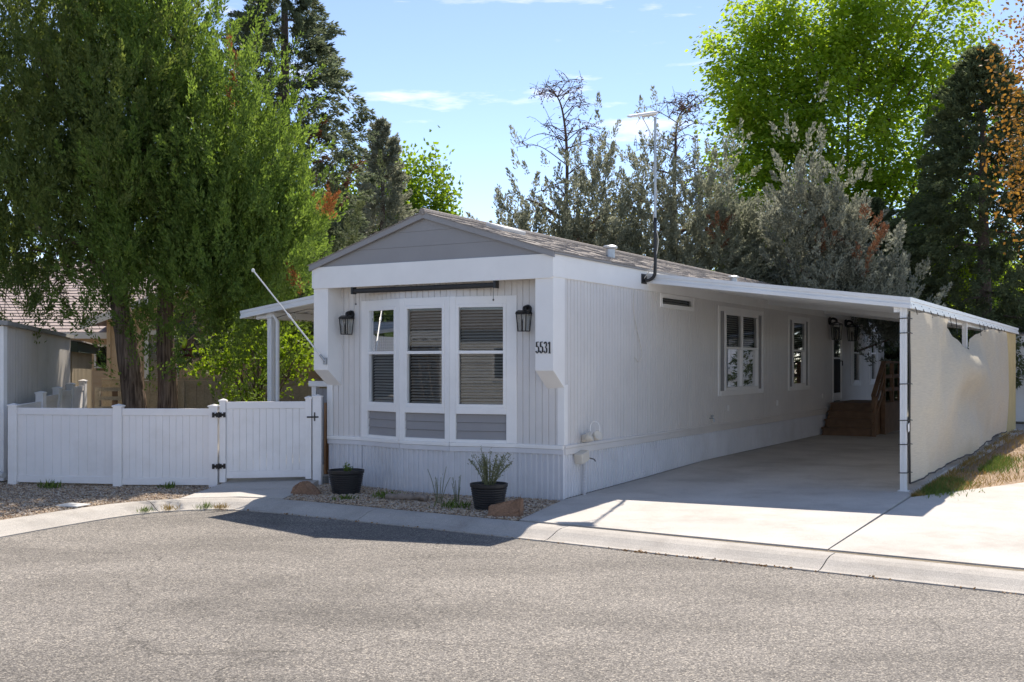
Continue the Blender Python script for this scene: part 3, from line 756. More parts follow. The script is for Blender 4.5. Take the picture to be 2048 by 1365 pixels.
board(home, 'door_trim', (0, 14.36), (0, 15.18), 2.86, 2.90, -0.03, 0.02, M_white)
# outlets and hose bib on the side wall
for y, z in ((6.5, 0.95), (9.6, 0.95), (13.3, 1.0)):
    MB().box(0.0, 0.02, y, y + 0.07, z, z + 0.11).build('outlet_cover', M_white, home, bevel=0.004)
mb = MB(); mb.tube([(0.0, 5.55, 0.86), (0.07, 5.55, 0.86), (0.09, 5.55, 0.80)], 0.012, 8); mb.tube([(0.05, 5.52, 0.9), (0.05, 5.58, 0.9)], 0.02, 8)
mb.build('hose_bib', M_galv, home)
# loose cable hanging on the side wall
mb = MB(); mb.tube(catmull([(0.03, 2.2, 2.95), (0.02, 2.22, 2.6), (0.02, 2.42, 2.2), (0.03, 2.5, 1.98), (0.03, 2.38, 1.86), (0.03, 2.24, 1.92)], 6), 0.005, 6)
mb.build('loose_cable', M_cream, home)

# ---- things fixed to the home
def digit(ch):
    S = {'5': [[(0.82, 1.0), (0.25, 1.0), (0.20, 0.56), (0.45, 0.63), (0.72, 0.56), (0.82, 0.34), (0.72, 0.10), (0.42, 0.0), (0.14, 0.08), (0.12, 0.2)]],
         '3': [[(0.14, 0.84), (0.3, 0.98), (0.55, 1.0), (0.76, 0.86), (0.7, 0.62), (0.42, 0.53), (0.72, 0.46), (0.84, 0.26), (0.7, 0.06), (0.4, 0.0), (0.14, 0.1), (0.13, 0.2)]],
         '1': [[(0.2, 0.84), (0.5, 1.0), (0.5, 0.0)], [(0.25, 0.0), (0.75, 0.0)]]}[ch]
    return S
num = hthing('house_number', 'black serif house number 5531 on the white column beside the bay window', 'house number', -0.13, -0.325, 1.97)
for k, ch in enumerate('5531'):
    mb = MB()
    for st in digit(ch):
        pts = [(-0.118 + k * 0.060 + p[0] * 0.056, -0.004, p[1] * 0.145) for p in st]
        for i, (a, b) in enumerate(zip(pts, pts[1:])):
            thick = 0.017 if abs(b[2] - a[2]) > abs(b[0] - a[0]) else 0.010
            mb.bar(a, b, 0.008, thick, up=(0, 0, 1) if abs(b[0] - a[0]) > abs(b[2] - a[2]) else (1, 0, 0))
    mb.build('digit', M_black, num)

def lantern(x, y, z, label, rot=0.0, big=1.0):
    t = thing('wall_lantern', label, 'lantern', H(x, y, z), HROT + rot, 'black wall lanterns')
    s_ = big
    mb = MB(); mb.lathe([(0.0, 0.0), (0.062, 0.0), (0.062, 0.02), (0.0, 0.02)], 16)
    mb.v = [(v[0] * s_, -v[2] * s_, v[1] * s_ + 0.30 * s_) for v in mb.v]; mb.build('backplate', M_black, t)
    MB().tube(catmull([(0, -0.01, 0.30 * s_), (0, -0.05 * s_, 0.335 * s_), (0, -0.11 * s_, 0.315 * s_), (0, -0.115 * s_, 0.27 * s_)], 5), 0.018 * s_, 8).build('arm', M_black, t, smooth=True)
    mb = MB(); c = -0.115 * s_                                    # curved hood
    arc = [(-0.10, 0.232), (-0.07, 0.262), (0, 0.285), (0.07, 0.262), (0.10, 0.232), (0.07, 0.248), (0, 0.268), (-0.07, 0.248)]
    mb.prism([(c + q[0] * 0.85 * s_, q[1] * s_) for q in arc], 0, -0.088 * s_, 0.088 * s_); mb.build('hood', M_black, t)
    mb = MB()
    for sx in (-1, 1):
        for sy in (-1, 1):
            mb.bar((sx * 0.078 * s_, c + sy * 0.072 * s_, 0.24 * s_), (sx * 0.06 * s_, c + sy * 0.055 * s_, 0.0), 0.010 * s_)
    for (z_, e, f_) in ((0.236, 0.078, 0.072), (0.0, 0.06, 0.055)):
        for sx in (-1, 1):
            mb.bar((sx * e * s_, c - f_ * s_, z_ * s_), (sx * e * s_, c + f_ * s_, z_ * s_), 0.010 * s_)
            mb.bar((-e * s_, c + sx * f_ * s_, z_ * s_), (e * s_, c + sx * f_ * s_, z_ * s_), 0.010 * s_)
    mb.build('cage', M_black, t)
    mb = MB(); a, b, e, f_ = 0.074 * s_, 0.057 * s_, 0.068 * s_, 0.052 * s_
    mb.add([(-b, c - f_, 0.004), (b, c - f_, 0.004), (b, c + f_, 0.004), (-b, c + f_, 0.004), (-a, c - e, 0.234 * s_), (a, c - e, 0.234 * s_), (a, c + e, 0.234 * s_), (-a, c + e, 0.234 * s_)],
           [(0, 1, 5, 4), (1, 2, 6, 5), (2, 3, 7, 6), (3, 0, 4, 7)]); mb.build('glass', M_lglass, t)
    MB().box(-b, b, c - f_, c + f_, -0.006, 0.003).build('base_plate', M_black, t)
    for q in (-0.025, 0.02):
        MB().lathe([(0.011 * s_, 0.0), (0.011 * s_, 0.10 * s_), (0.014 * s_, 0.12 * s_), (0.004 * s_, 0.16 * s_)], 8, (q * s_, c, 0.004)).build('candle', M_cream if q > 0 else M_black, t)
    return t
lantern(-3.606, -0.004, 2.27, 'black lantern on the grey siding beside the narrow bay pane, near the flagpole')
lantern(-0.55, -0.004, 2.27, 'black lantern on the front siding next to the house number column')
lantern(0.012, 13.95, 2.42, 'larger black lantern under the carport just before the entry door', R(90), 1.55)
lantern(0.012, 15.6, 2.42, 'larger black lantern under the carport just beyond the entry door', R(90), 1.55)

t = hthing('rolled_sun_shade', 'rolled up dark grey sun shade mounted above the bay window', 'sun shade', -2.1, -0.285, 2.895)
MB().tube([(-1.22, 0, 0), (1.20, 0, 0)], 0.036, 12).build('roll', mat('charcoal_fabric', (0.035, 0.034, 0.034), 0.7), t, smooth=False)
for x in (-1.235, 1.215):
    MB().box(x - 0.018, x + 0.018, -0.045, 0.045, -0.045, 0.07).build('end_bracket', M_black, t)
for x, l in ((-1.17, 0.19), (1.19, 0.20)):
    mb = MB(); mb.tube([(x, -0.03, -0.03), (x, -0.03, -l)], 0.0035, 6); mb.lathe([(0, -0.02), (0.012, -0.01), (0.012, 0.005), (0, 0.015)], 8, (x, -0.03, -l)); mb.build('pull_cord', M_black, t)

t = thing('flagpole', 'bare white flagpole slanting up from a bracket on the corner column', 'flagpole', H(-3.83, -0.345, 1.87), 0)
e = Vector((-1.06, -0.03, 1.345)); dn = e.normalized()
MB().tube([dn * 0.05, dn * 0.86], 0.0125, 10).build('lower_tube', M_steel_white, t)
MB().tube([dn * 0.84, e], 0.0105, 10).build('upper_tube', M_steel_white, t)
MB().tube([dn * 0.82, dn * 0.89], 0.019, 10).build('collar', M_steel_white, t)
MB().lathe([(0, -0.03), (0.022, -0.02), (0.026, 0.0), (0.022, 0.02), (0, 0.03)], 12, e).build('finial', M_steel_white, t)
mb = MB(); mb.box(-0.03, 0.03, -0.01, 0.012, -0.05, 0.05, Matrix.Rotation(HROT, 4, 'Z')); mb.tube([dn * 0.0, dn * 0.12], 0.019, 10); mb.build('bracket', M_galv, t)

t = hthing('antenna_mast', 'white flat panel antenna on a tall grey mast bolted to the side fascia', 'antenna', 0.0, 2.62, 3.12)
MB().box(0.022, 0.034, -0.13, 0.06, -0.06, 0.09).build('mount_plate', M_black, t)
MB().tube(catmull([(0.03, -0.03, 0.0), (0.10, 0.0, 0.0), (0.17, 0.02, 0.06), (0.19, 0.02, 0.22), (0.19, 0.02, 0.95)], 6), 0.026, 10).build('lower_arm', M_black, t, smooth=True)
MB().tube([(0.19, 0.02, 0.93), (0.19, 0.02, 2.50)], 0.020, 10).build('mast', M_galv, t)
M_dish = Matrix.Translation((0.06, -0.05, 2.53)) @ Matrix.Rotation(R(31), 4, 'Z') @ Matrix.Rotation(R(-9), 4, 'Y') @ Matrix.Rotation(R(14), 4, 'X')
mb = MB(); mb.box(-0.26, 0.17, -0.19, 0.19, 0.0, 0.035, M_dish); mb.build('panel', M_steel_white, t, bevel=0.012)
mb = MB(); mb.box(-0.05, 0.16, -0.05, 0.05, -0.03, -0.001, M_dish); mb.build('panel_mount', M_lidwhite, t)
mb = MB(); mb.tube(catmull([(0.0, -0.03, 2.5), (0.10, 0.0, 2.3), (0.20, 0.03, 2.05), (0.165, 0.02, 1.7), (0.215, 0.03, 1.3), (0.165, 0.01, 0.95), (0.24, 0.02, 0.6), (0.17, 0.0, 0.25), (0.05, -0.08, 0.02)], 6), 0.007, 6)
mb.build('cable', M_cream, t, smooth=True)

t = hthing('flood_light', 'double headed cream flood light above the belt board at the front corner', 'flood light', 0.03, 0.55, 0.80)
MB().box(-0.02, 0.03, -0.06, 0.06, -0.04, 0.06).build('junction_box', M_cream, t, bevel=0.006)
for q, (dx, dy) in enumerate(((0.12, -0.13), (0.12, 0.12))):
    mb = MB(); mb.lathe([(0.0, -0.05), (0.05, -0.045), (0.068, 0.02), (0.075, 0.05), (0.06, 0.05), (0.0, 0.03)], 14)
    Mx = Matrix.Translation((dx, dy, 0.03)) @ Matrix.Rotation(R(35 if q else -30), 4, 'X') @ Matrix.Rotation(R(60), 4, 'Y')
    mb.v = [tuple(Mx @ Vector(v)) for v in mb.v]; mb.build('lamp_head', M_cream, t, smooth=True)
    MB().tube([(0.02, 0, 0.0), (dx * 0.8, dy * 0.8, 0.02)], 0.014, 8).build('arm', M_cream, t)
MB().tube([(0.13 + 0.075 * math.cos(a), 0.06, 0.14 + 0.10 * math.sin(a)) for a in [i * math.pi / 8 for i in range(-1, 10)]], 0.006, 6).build('wire_guard', M_white, t)
t = hthing('cable_box', 'cream utility box with ribbed hose hanging on the corner skirting', 'utility box', 0.03, 0.42, 0.40)
mb = MB(); mb.box(-0.02, 0.11, -0.12, 0.10, 0.10, 0.24, Matrix.Rotation(R(12), 4, 'X')); mb.build('box', M_cream, t, bevel=0.01)
pts = []
mb = MB()
for i in range(24):
    z = 0.08 - i * 0.02
    mb.lathe([(0.016, -0.008), (0.022, 0.0), (0.016, 0.008)], 10, (0.03, 0.06, z))
mb.build('ribbed_hose', M_skirt, t)
MB().tube([(0.09, 0.1, 0.14), (0.12, 0.18, 0.12), (0.12, 0.22, 0.09)], 0.008, 6).build('plug_lead', M_black, t)

# ------------------------------------------------------------------ carport
car = hthing('carport', 'white aluminium carport awning along the side of the mobile home', 'carport', 0, 0, 0)
CX, CY0, CY1 = 3.86, 2.73, 17.6
zt = lambda x: 3.235 - 0.495 * x / CX                         # top of roof sheet
pm = MB(); pw = 0.297
# one pan: flat with raised lips, sloping in x
pr = [(0.0, 0.0), (pw - 0.05, 0.0), (pw - 0.04, -0.035), (pw - 0.012, -0.035), (pw - 0.004, 0.0)]
vs = []; 
for x in (0.03, CX):
    for yy, zz in pr: vs.append((x, yy, zt(x) - 0.075 + zz))
    for yy, zz in pr[::-1]: vs.append((x, yy, zt(x) - 0.06 + zz))
n2 = 2 * len(pr)
fs = [(i, (i + 1) % n2, n2 + (i + 1) % n2, n2 + i) for i in range(n2)] + [tuple(range(n2))[::-1], tuple(range(n2, 2 * n2))]
pme = MB().add(vs, fs).mesh(); pme.materials.append(M_awn)
k = 0
while CY0 + 0.03 + (k + 1) * pw < CY1:
    o = link('roof_pan', pme, None, car); o.location = (0, CY0 + 0.03 + k * pw, 0); k += 1
def beam(name, prof_, p0, p1, m=M_awn):                       # prof_: (out, z) polygon swept from p0 to p1 (3-D points), out is to the right of travel
    p0 = Vector(p0); p1 = Vector(p1); d = (p1 - p0); d2 = Vector((d.x, d.y, 0)).normalized(); n = Vector((d2.y, -d2.x, 0))
    vs = [p + n * o_ + Vector((0, 0, z_)) for p in (p0, p1) for o_, z_ in prof_]; k_ = len(prof_)
    return MB().add(vs, [tuple(range(k_))[::-1], tuple(range(k_, 2 * k_))] + [(i, (i + 1) % k_, k_ + (i + 1) % k_, k_ + i) for i in range(k_)]).build(name, m, car)
FP = [(0, 0), (0.05, 0), (0.05, -0.05), (0.035, -0.055), (0.035, -0.095), (0.055, -0.10), (0.055, -0.15), (0, -0.15)]
beam('front_fascia', FP, (0.0, CY0, zt(0)), (CX + 0.05, CY0, zt(CX + 0.05)))
beam('side_gutter', FP, (CX, CY0, zt(CX)), (CX, CY1, zt(CX)))
beam('rear_fascia', FP, (CX, CY1, zt(CX)), (0, CY1, zt(0)))
MB().box(CX - 0.19, CX - 0.09, CY0 + 0.06, CY1 - 0.06, zt(CX) - 0.20, zt(CX) - 0.085).build('eave_beam', M_awn, car)
for y in (8.9, 13.4):
    mb = MB(); mb.bar((0.03, y, zt(0) - 0.14), (CX - 0.2, y, zt(CX) - 0.14), 0.07, 0.10); mb.build('cross_beam', M_awn, car)
pp = []
for i in range(4):
    for fr, o_ in ((-0.5, 0), (-0.25, 0), (-0.22, -0.008), (-0.06, -0.008), (-0.03, 0), (0.03, 0), (0.06, -0.008), (0.22, -0.008), (0.25, 0)):
        a = i * math.pi / 2; r = 0.042 + o_ ; t_ = fr * 0.084
        pp.append((r * math.cos(a) - t_ * math.sin(a), r * math.sin(a) + t_ * math.cos(a)))
for i in range(6):
    y = 2.80 + i * 2.95; y = min(y, CY1 - 0.1)
    mb = MB(); mb.prism(pp, 2, dz(y) + 0.004, zt(CX) - 0.10); mb.v = [(v[0] + CX - 0.06, v[1] + y, v[2]) for v in mb.v]
    mb.build('post', M_awn, car)
    MB().box(CX - 0.13, CX + 0.01, y - 0.06, y + 0.06, dz(y) + 0.004, dz(y) + 0.016).build('foot_plate', M_awn, car)

# privacy screen
scr = hthing('privacy_screen', 'sagging tan shade cloth laced along the open side of the carport', 'shade cloth', CX + 0.01, 0, 0)
y0, y1 = 2.84, 14.35; ny, nz = 120, 44
vs = []; fs = []
def sag(y):
    a = math.exp(-((y - 8.2) / 1.5) ** 2) * 0.46
    return a + 0.016 * abs(math.sin((y - 2.9) * math.pi / 0.62))
for j in range(ny + 1):
    y = y0 + (y1 - y0) * j / ny
    ztop = 2.56 - sag(y) + 0.0; zbot = 0.19 + 0.02 * math.sin(y * 2.1) + (0.009 * (y - 3)) + 0.006 * math.sin(y * 5.3)
    for i in range(nz + 1):
        f = i / nz; z = zbot + (ztop - zbot) * f
        g_ = math.exp(-((y - 8.0) / 2.6) ** 2)
        # swags hanging from the two high points
        w_ = 0.13 * g_ * math.sin(9.0 * (f + 0.055 * (y - 8.0) ** 2) + 0.6) * (0.35 + f)
        w_ += 0.03 * math.sin(y * 3.1 + f * 2.0) * f + 0.03 * math.sin(f * 7 + y * 0.9) * (1 - f)
        w_ += 0.010 * math.sin(y * 7.3 + f * 11.0) + 0.009 * math.sin(y * 4.0 - f * 14.0) + 0.006 * math.sin(y * 17 - f * 23)
        w_ *= min(1, (y - y0) / 0.8 + 0.15, (y1 - y) / 0.8 + 0.15)
        w_ += (0.05 * math.sin(math.pi * f) + 0.075) * min(1, (y - y0) / 0.6)
        vs.append((w_, y, z))
for j in range(ny):
    for i in range(nz):
        a = j * (nz + 1) + i; fs.append((a, a + nz + 1, a + nz + 2, a + 1))
MB().add(vs, fs).build('cloth', M_cloth, scr, smooth=True)
mb = MB(); edge = [(vs[j * (nz + 1)][0] + 0.004, vs[j * (nz + 1)][1], vs[j * (nz + 1)][2]) for j in range(ny + 1)]
mb.tube(edge, 0.012, 5); mb.build('bottom_hem', mat('dark_hem', (0.05, 0.045, 0.04), 0.8), scr)
mb = MB(); mb.tube([(vs[i][0] + 0.003, vs[i][1] - 0.01, vs[i][2]) for i in range(nz + 1)], 0.016, 5); mb.build('front_hem', MATS['dark_hem'], scr)
for z in (0.33, 0.72, 1.05, 2.25, 2.45, 1.55):
    mb = MB(); mb.tube([(-0.125, 2.75, z), (-0.01, 2.745, z + 0.005), (0.0, 2.86, z + 0.01), (0.02, 2.93, z)], 0.007, 5); mb.tube([(-0.125, 2.75, z), (-0.125, 2.85, z), (0, 2.86, z + 0.01)], 0.006, 5)
    mb.build('lacing_cord', M_black, scr)
for k in range(19):
    y = 3.0 + k * 0.62
    if not 6.9 < y < 9.4:
        MB().tube([(0.075, y, 2.52 - sag(y)), (0.05, y + 0.02, 2.60), (0.02, y, 2.66)], 0.006, 5).build('tie', M_black, scr)
mb = MB(); mb.box(0.0, 0.004, 2.88, 3.02, 0.20, 0.31, Matrix.Rotation(R(14), 4, 'X')); mb.build('tag', M_white, scr)

t = hthing('corrugated_panel', 'yellowed upright corrugated panel between the shade cloth and the rear carport post', 'panel', CX - 0.02, 14.5, 0)
sheet(t, 'sheet', (0, 2.9), (0, 0.0), 0.17, 2.58, M_yellowpanel, 0.075, RIB); t.rotation_euler.z = HROT
for o in t.children: o.matrix_local = Matrix.Scale(-1, 4, Vector((1, 0, 0))) @ Matrix.Identity(4)
# wooden steps
stp = hthing('wooden_steps', 'dark brown wooden entry steps with railing under the carport', 'steps', 0.0, 13.0, dz(13))
D = 0.88 - dz(13)
for i in range(4):
    MB().box(0.06, 1.22, 0.28 * i, 0.28 * i + 0.30, D / 4 * (i + 1) - 0.04, D / 4 * (i + 1)).build('tread', M_brownwood, stp, bevel=0.005)
    MB().box(0.08, 1.20, 0.28 * i + 0.03, 0.28 * i + 0.05, D / 4 * i, D / 4 * (i + 1) - 0.042).build('riser', M_brownwood, stp)
for k in range(14):
    MB().box(0.06, 1.30, 1.145 + k * 0.145, 1.145 + k * 0.145 + 0.138, D - 0.04, D).build('deck_board', M_brownwood, stp)
for x in (0.07, 1.16): MB().prism([(0.0, 0), (1.15, 0), (1.15, D - 0.05), (0.9, D - 0.05)], 0, x, x + 0.04).build('stringer', M_brownwood, stp)
MB().box(0.06, 1.28, 1.15, 1.18, 0, D - 0.045).build('front_skirt', M_brownwood, stp); MB().box(1.25, 1.28, 1.18, 3.1, 0, D - 0.045).build('side_skirt', M_brownwood, stp)
for y, z0, z1 in ((-0.02, 0, 0.95), (1.05, 0, D + 0.98), (2.05, D, D + 0.98), (3.05, 0, D + 0.98)):
    MB().box(1.225, 1.315, y, y + 0.09, z0, z1).build('rail_post', M_brownwood, stp)
for h0, wd in ((0.97, 0.05), (0.62, 0.09), (0.30, 0.09)):
    mb = MB(); mb.bar((1.27, -0.04, h0 - 0.02), (1.27, 1.1, D + h0 + 0.02), 0.10 if h0 > 0.9 else 0.035, wd); mb.build('stair_rail', M_brownwood, stp)
    mb = MB(); mb.bar((1.27, 1.08, D + h0 + 0.02), (1.27, 3.15, D + h0 + 0.02), 0.10 if h0 > 0.9 else 0.035, wd); mb.build('deck_rail', M_brownwood, stp)

# ------------------------------------------------------------------ fence, gate, yard
def fence_post(mb_parent, x, y, top, w=0.127, z0=-0.01):
    h = w / 2
    mb = MB(); mb.box(x - h, x + h, y - h, y + h, z0, top - 0.045)
    c = h + 0.012
    mb.add([(x - c, y - c, top - 0.045), (x + c, y - c, top - 0.045), (x + c, y + c, top - 0.045), (x - c, y + c, top - 0.045), (x - c, y - c, top - 0.025), (x + c, y - c, top - 0.025), (x + c, y + c, top - 0.025), (x - c, y + c, top - 0.025), (x, y, top)],
           [(3, 2, 1, 0), (0, 1, 5, 4), (1, 2, 6, 5), (2, 3, 7, 6), (3, 0, 4, 7), (4, 5, 8), (5, 6, 8), (6, 7, 8), (7, 4, 8)])
    return mb.build('post', M_vinyl, mb_parent)
def vinyl_panel(parent, p0, p1, zb, zt_, bw=0.145, rail=0.105, th=0.022):
    a = Vector((p0[0], p0[1], 0)); b = Vector((p1[0], p1[1], 0)); d = (b - a); L_ = d.length; d.normalize(); n = Vector((d.y, -d.x, 0))
    def blk(name, t0, t1, z0, z1, o):
        vs = [a + d * t_ + n * q + Vector((0, 0, z)) for z in (z0, z1) for t_, q in ((t0, o), (t1, o), (t1, -o), (t0, -o))]
        return MB().add(vs, [(0, 3, 2, 1), (4, 5, 6, 7), (0, 1, 5, 4), (1, 2, 6, 5), (2, 3, 7, 6), (3, 0, 4, 7)]).build(name, M_vinyl, parent, bevel=0.004)
    blk('top_rail', 0, L_, zt_ - rail, zt_, 0.026); blk('bottom_rail', 0, L_, zb, zb + rail, 0.026)
    nb = max(1, round(L_ / bw)); w = L_ / nb
    for i in range(nb): blk('board', i * w + 0.0012, (i + 1) * w - 0.0012, zb + rail, zt_ - rail, th / 2)
FP1, FP2, FP3 = (-7.55, 16.12), (-5.86, 15.84), (-4.42, 15.78)
f = thing('vinyl_fence', 'low white vinyl privacy fence facing the street beside the gate', 'fence', (0, 0, 0))
for p in (FP1, FP2, FP3): fence_post(f, p[0], p[1], 1.235)
vinyl_panel(f, (FP1[0] + 0.064, FP1[1]), (FP2[0] - 0.064, FP2[1]), 0.04, 1.165, 0.15)
vinyl_panel(f, (FP2[0] + 0.064, FP2[1]), (FP3[0] - 0.064, FP3[1]), 0.03, 1.165, 0.105)
gt = thing('vinyl_gate', 'white vinyl gate with black hinges standing over the walkway', 'gate', (0, 0, 0))
GA, GB = Vector((-4.285, 15.78, 0)), Vector((-3.06, 16.02, 0))
for p, tp, bt in ((GA, 1.315, 0.075), (GB, 1.35, 0.10)): fence_post(gt, p.x, p.y, tp, 0.088, bt)
gd = (GB - GA).normalized()
vinyl_panel(gt, GA + gd * 0.045, GB - gd * 0.045, 0.13, 1.265, 0.097)
def hinge(z):
    mb = MB(); n = Vector((gd.y, -gd.x, 0))
    for s_ in (-1, 1):
        for (l, hh) in ((0.03, 0.07), (0.075, 0.035), (0.105, 0.075)):
            c = GA + gd * (-0.058 + s_ * (l * 0.75)) + n * (0.075 if s_ < 0 else 0.052); q = MB()
            mb.bar(c - gd * 0.018 + Vector((0, 0, z)), c + gd * 0.018 + Vector((0, 0, z)), 0.008, hh)
        c = GA + gd * (-0.058) + n * (0.075 if s_ < 0 else 0.052) + Vector((0, 0, z)); mb.bar(c, c + gd * s_ * 0.095, 0.008, 0.03)
    c = GA + gd * -0.058 + n * 0.078; mb.tube([c + Vector((0, 0, z - 0.045)), c + Vector((0, 0, z + 0.045))], 0.012, 8)
    mb.build('hinge', M_black, gt)
hinge(1.075); hinge(0.315)
EPX, EPY = -2.935, 16.05
n = Vector((gd.y, -gd.x, 0)); c = GB + n * 0.055 + Vector((0, 0, 1.03))
mb = MB(); mb.bar(c - gd * 0.03, c + gd * 0.17, 0.012, 0.022); mb.bar(c + gd * 0.085 + Vector((0, 0, -0.06)), c + gd * 0.085 + Vector((0, 0, 0.07)), 0.014, 0.016); mb.build('latch', M_black, gt)
ep = thing('gate_post', 'lone white vinyl post closing the gate beside the home corner', 'post', (EPX, EPY, 0.09))
o = fence_post(ep, 0, 0, 1.28, 0.125, -0.09)
sf = thing('side_vinyl_fence', 'white vinyl fence with capped posts running back along the pale shed', 'fence', (0, 0, 0))
SP = [(-7.93, 17.9), (-8.42, 19.7), (-8.92, 21.5), (-9.40, 23.3)]
for i, p in enumerate(SP): fence_post(sf, p[0], p[1], 1.375 + 0.038 * i, 0.127)
q0 = (FP1[0] - 0.03, FP1[1] + 0.07)
for a, b, zt_ in ((q0, SP[0], 1.2), (SP[0], SP[1], 1.27), (SP[1], SP[2], 1.31), (SP[2], SP[3], 1.35)):
    a = Vector(a); b = Vector(b); d = (b - a).normalized(); vinyl_panel(sf, a + d * 0.066, b - d * 0.066, 0.05, zt_, 0.16)

# pale metal shed on the left
sh = thing('metal_shed', 'long pale ribbed metal shed with low roof behind the side fence', 'shed', (0, 0, 0))
SA, SB = Vector((-7.98, 16.65)), Vector((-9.55, 23.0))
sd = (SB - SA).normalized(); sn = Vector((sd.y, -sd.x))
RIB2 = [(0.0, 0.0), (0.55, 0.0), (0.62, -0.012), (0.90, -0.012)]
tt = 0.0
while tt < (SB - SA).length - 0.1:
    t2 = min(tt + 0.95, (SB - SA).length); sheet(sh, 'wall_sheet', SA + sd * (tt + 0.001), SA + sd * (t2 - 0.001), 0.03, 2.44, M_paleshed, 0.115, RIB2); tt = t2
sheet(sh, 'wall_sheet', SA - sn * 4.0, SA, 0.03, 2.40, M_paleshed, 0.115, RIB2)
MB().prism([(SA.x + 0.03, SA.y - 0.02), (SA.x + 0.03, SA.y + 0.10), (SA.x - 0.07, SA.y + 0.08), (SA.x - 0.07, SA.y - 0.03)], 2, 0.0, 2.42).build('corner_trim', M_white, sh)
r0 = [SA + sn * 0.10 - sd * 0.12, SB + sn * 0.10, SB - sn * 4.2, SA - sn * 4.2 - sd * 0.12]
mb = MB(); zz = [2.43, 2.37, 2.75, 2.8]
mb.add([(p.x, p.y, z) for p, z in zip(r0, zz)] + [(p.x, p.y, z + 0.07) for p, z in zip(r0, zz)], [(3, 2, 1, 0), (4, 5, 6, 7), (0, 1, 5, 4), (1, 2, 6, 5), (2, 3, 7, 6), (3, 0, 4, 7)])
mb.build('roof', mat('weathered_grey_roof', (0.30, 0.29, 0.27), 0.7, var=0.2), sh)
cp = [SA - sn * 0.1 + sd * 0.1, SB - sn * 0.1, SB - sn * 3.9, SA - sn * 3.9 + sd * 0.1]
MB().prism([(p.x, p.y) for p in cp], 2, 0.0, 2.3).build('inner_core', M_paleshed, sh)
s2 = thing('garden_shed', 'small tan shed with dark green eave board beyond the pale shed', 'shed', (0, 0, 0))
QA, QB = Vector((-9.62, 23.25)), Vector((-10.35, 26.2)); qd = (QB - QA).normalized(); qn = Vector((qd.y, -qd.x))
M_gshed = mat('tan_shed_panel', (0.40, 0.33, 0.23), 0.7, var=0.12)
sheet(s2, 'wall_sheet', QA, QB, 0.0, 2.2, M_gshed, 0.2, RIB2); sheet(s2, 'wall_sheet', QA - qn * 3, QA, 0.0, 2.2, M_gshed, 0.2, RIB2)
sheet(s2, 'wall_sheet', QB, QB - qn * 3, 0.0, 2.2, M_gshed, 0.2, RIB2)
M_dgreen = mat('dark_green_trim', (0.035, 0.055, 0.04), 0.6)
p = [QA + qn * 0.14 - qd * 0.12, QB + qn * 0.14 + qd * 0.2, QB - qn * 3.1 + qd * 0.2, QA - qn * 3.1 - qd * 0.12]
mb = MB(); mb.add([(v.x, v.y, z) for v, z in zip(p, (2.08, 2.06, 2.5, 2.5))] + [(v.x, v.y, z) for v, z in zip(p, (2.30, 2.24, 2.7, 2.7))], [(3, 2, 1, 0), (4, 5, 6, 7), (0, 1, 5, 4), (1, 2, 6, 5), (2, 3, 7, 6), (3, 0, 4, 7)]); mb.build('eave_board', M_dgreen, s2)
mb = MB(); p = [v + qn * k_ for v, k_ in zip(p, (0.08, 0.08, 0, 0))]
mb.add([(v.x, v.y, z) for v, z in zip(p, (2.305, 2.245, 2.705, 2.705))] + [(v.x, v.y, z) for v, z in zip(p, (2.335, 2.275, 2.74, 2.74))], [(3, 2, 1, 0), (4, 5, 6, 7), (0, 1, 5, 4), (1, 2, 6, 5), (2, 3, 7, 6), (3, 0, 4, 7)]); mb.build('roof', M_shingle, s2)
# white drain pipe at the shed foot
mb = MB(); mb.tube([(-8.0, 16.35, 0.16), (-7.74, 16.2, 0.13)], 0.045, 10); one(mb, 'drain_pipe', M_lidwhite, 'short white drain pipe end poking out below the pale shed corner', 'pipe')

# tan board fence at the back of the yard
bf = thing('board_fence', 'weathered tan board fence across the back of the side yard', 'fence', (0, 27.0, 0))
x = -10.4; bme = MB().box(0.003, 0.197, -0.012, 0.012, 0.05, 1.40).mesh(); bme.materials.append(M_tanfence)
while x < -2.6:
    o = link('board', bme, None, bf); o.location = (x, random.uniform(-0.004, 0.004), random.uniform(-0.01, 0.01)); x += 0.2
MB().box(-10.4, -2.6, -0.045, 0.03, 1.415, 1.46).build('top_cap', M_tanfence, bf); MB().box(-10.4, -2.6, -0.035, -0.013, 1.30, 1.40).build('top_rail', M_tanfence, bf)
for x in (-8.4, -6.0, -3.6): MB().box(x, x + 0.1, -0.06, -0.014, 0, 1.41).build('post', M_tanfence, bf)

# neighbouring tan house
nb = thing('neighbour_house', 'tan lap sided neighbour house behind the board fence', 'house', (0, 30, 0))
def lap(parent, x0, x1, y, z0, z1, hh=0.2, opening=None):
    z = z0
    while z < z1 - 0.01:
        zb_ = min(z + hh, z1)
        segs = [(x0, x1)]
        if opening and z < opening[3] and zb_ > opening[2]: segs = [(x0, opening[0]), (opening[1], x1)]
        for a, b in segs:
            vs = [(a, y - 0.022, z), (b, y - 0.022, z), (b, y - 0.004, zb_ - 0.003), (a, y - 0.004, zb_ - 0.003), (a, y + 0.02, z), (b, y + 0.02, z), (b, y + 0.02, zb_ - 0.003), (a, y + 0.02, zb_ - 0.003)]
            MB().add(vs, [(0, 1, 2, 3), (7, 6, 5, 4), (0, 4, 5, 1), (1, 5, 6, 2), (2, 6, 7, 3), (3, 7, 4, 0)]).build('plank', M_tan, parent)
        z = zb_
lap(nb, -11.35, -2.5, 0, 0.3, 3.1, 0.19, (-10.28, -9.48, 1.0, 2.72))
MB().box(-11.3, -2.5, 0.16, 8, 0.0, 3.05).build('wall_core', M_tan, nb)
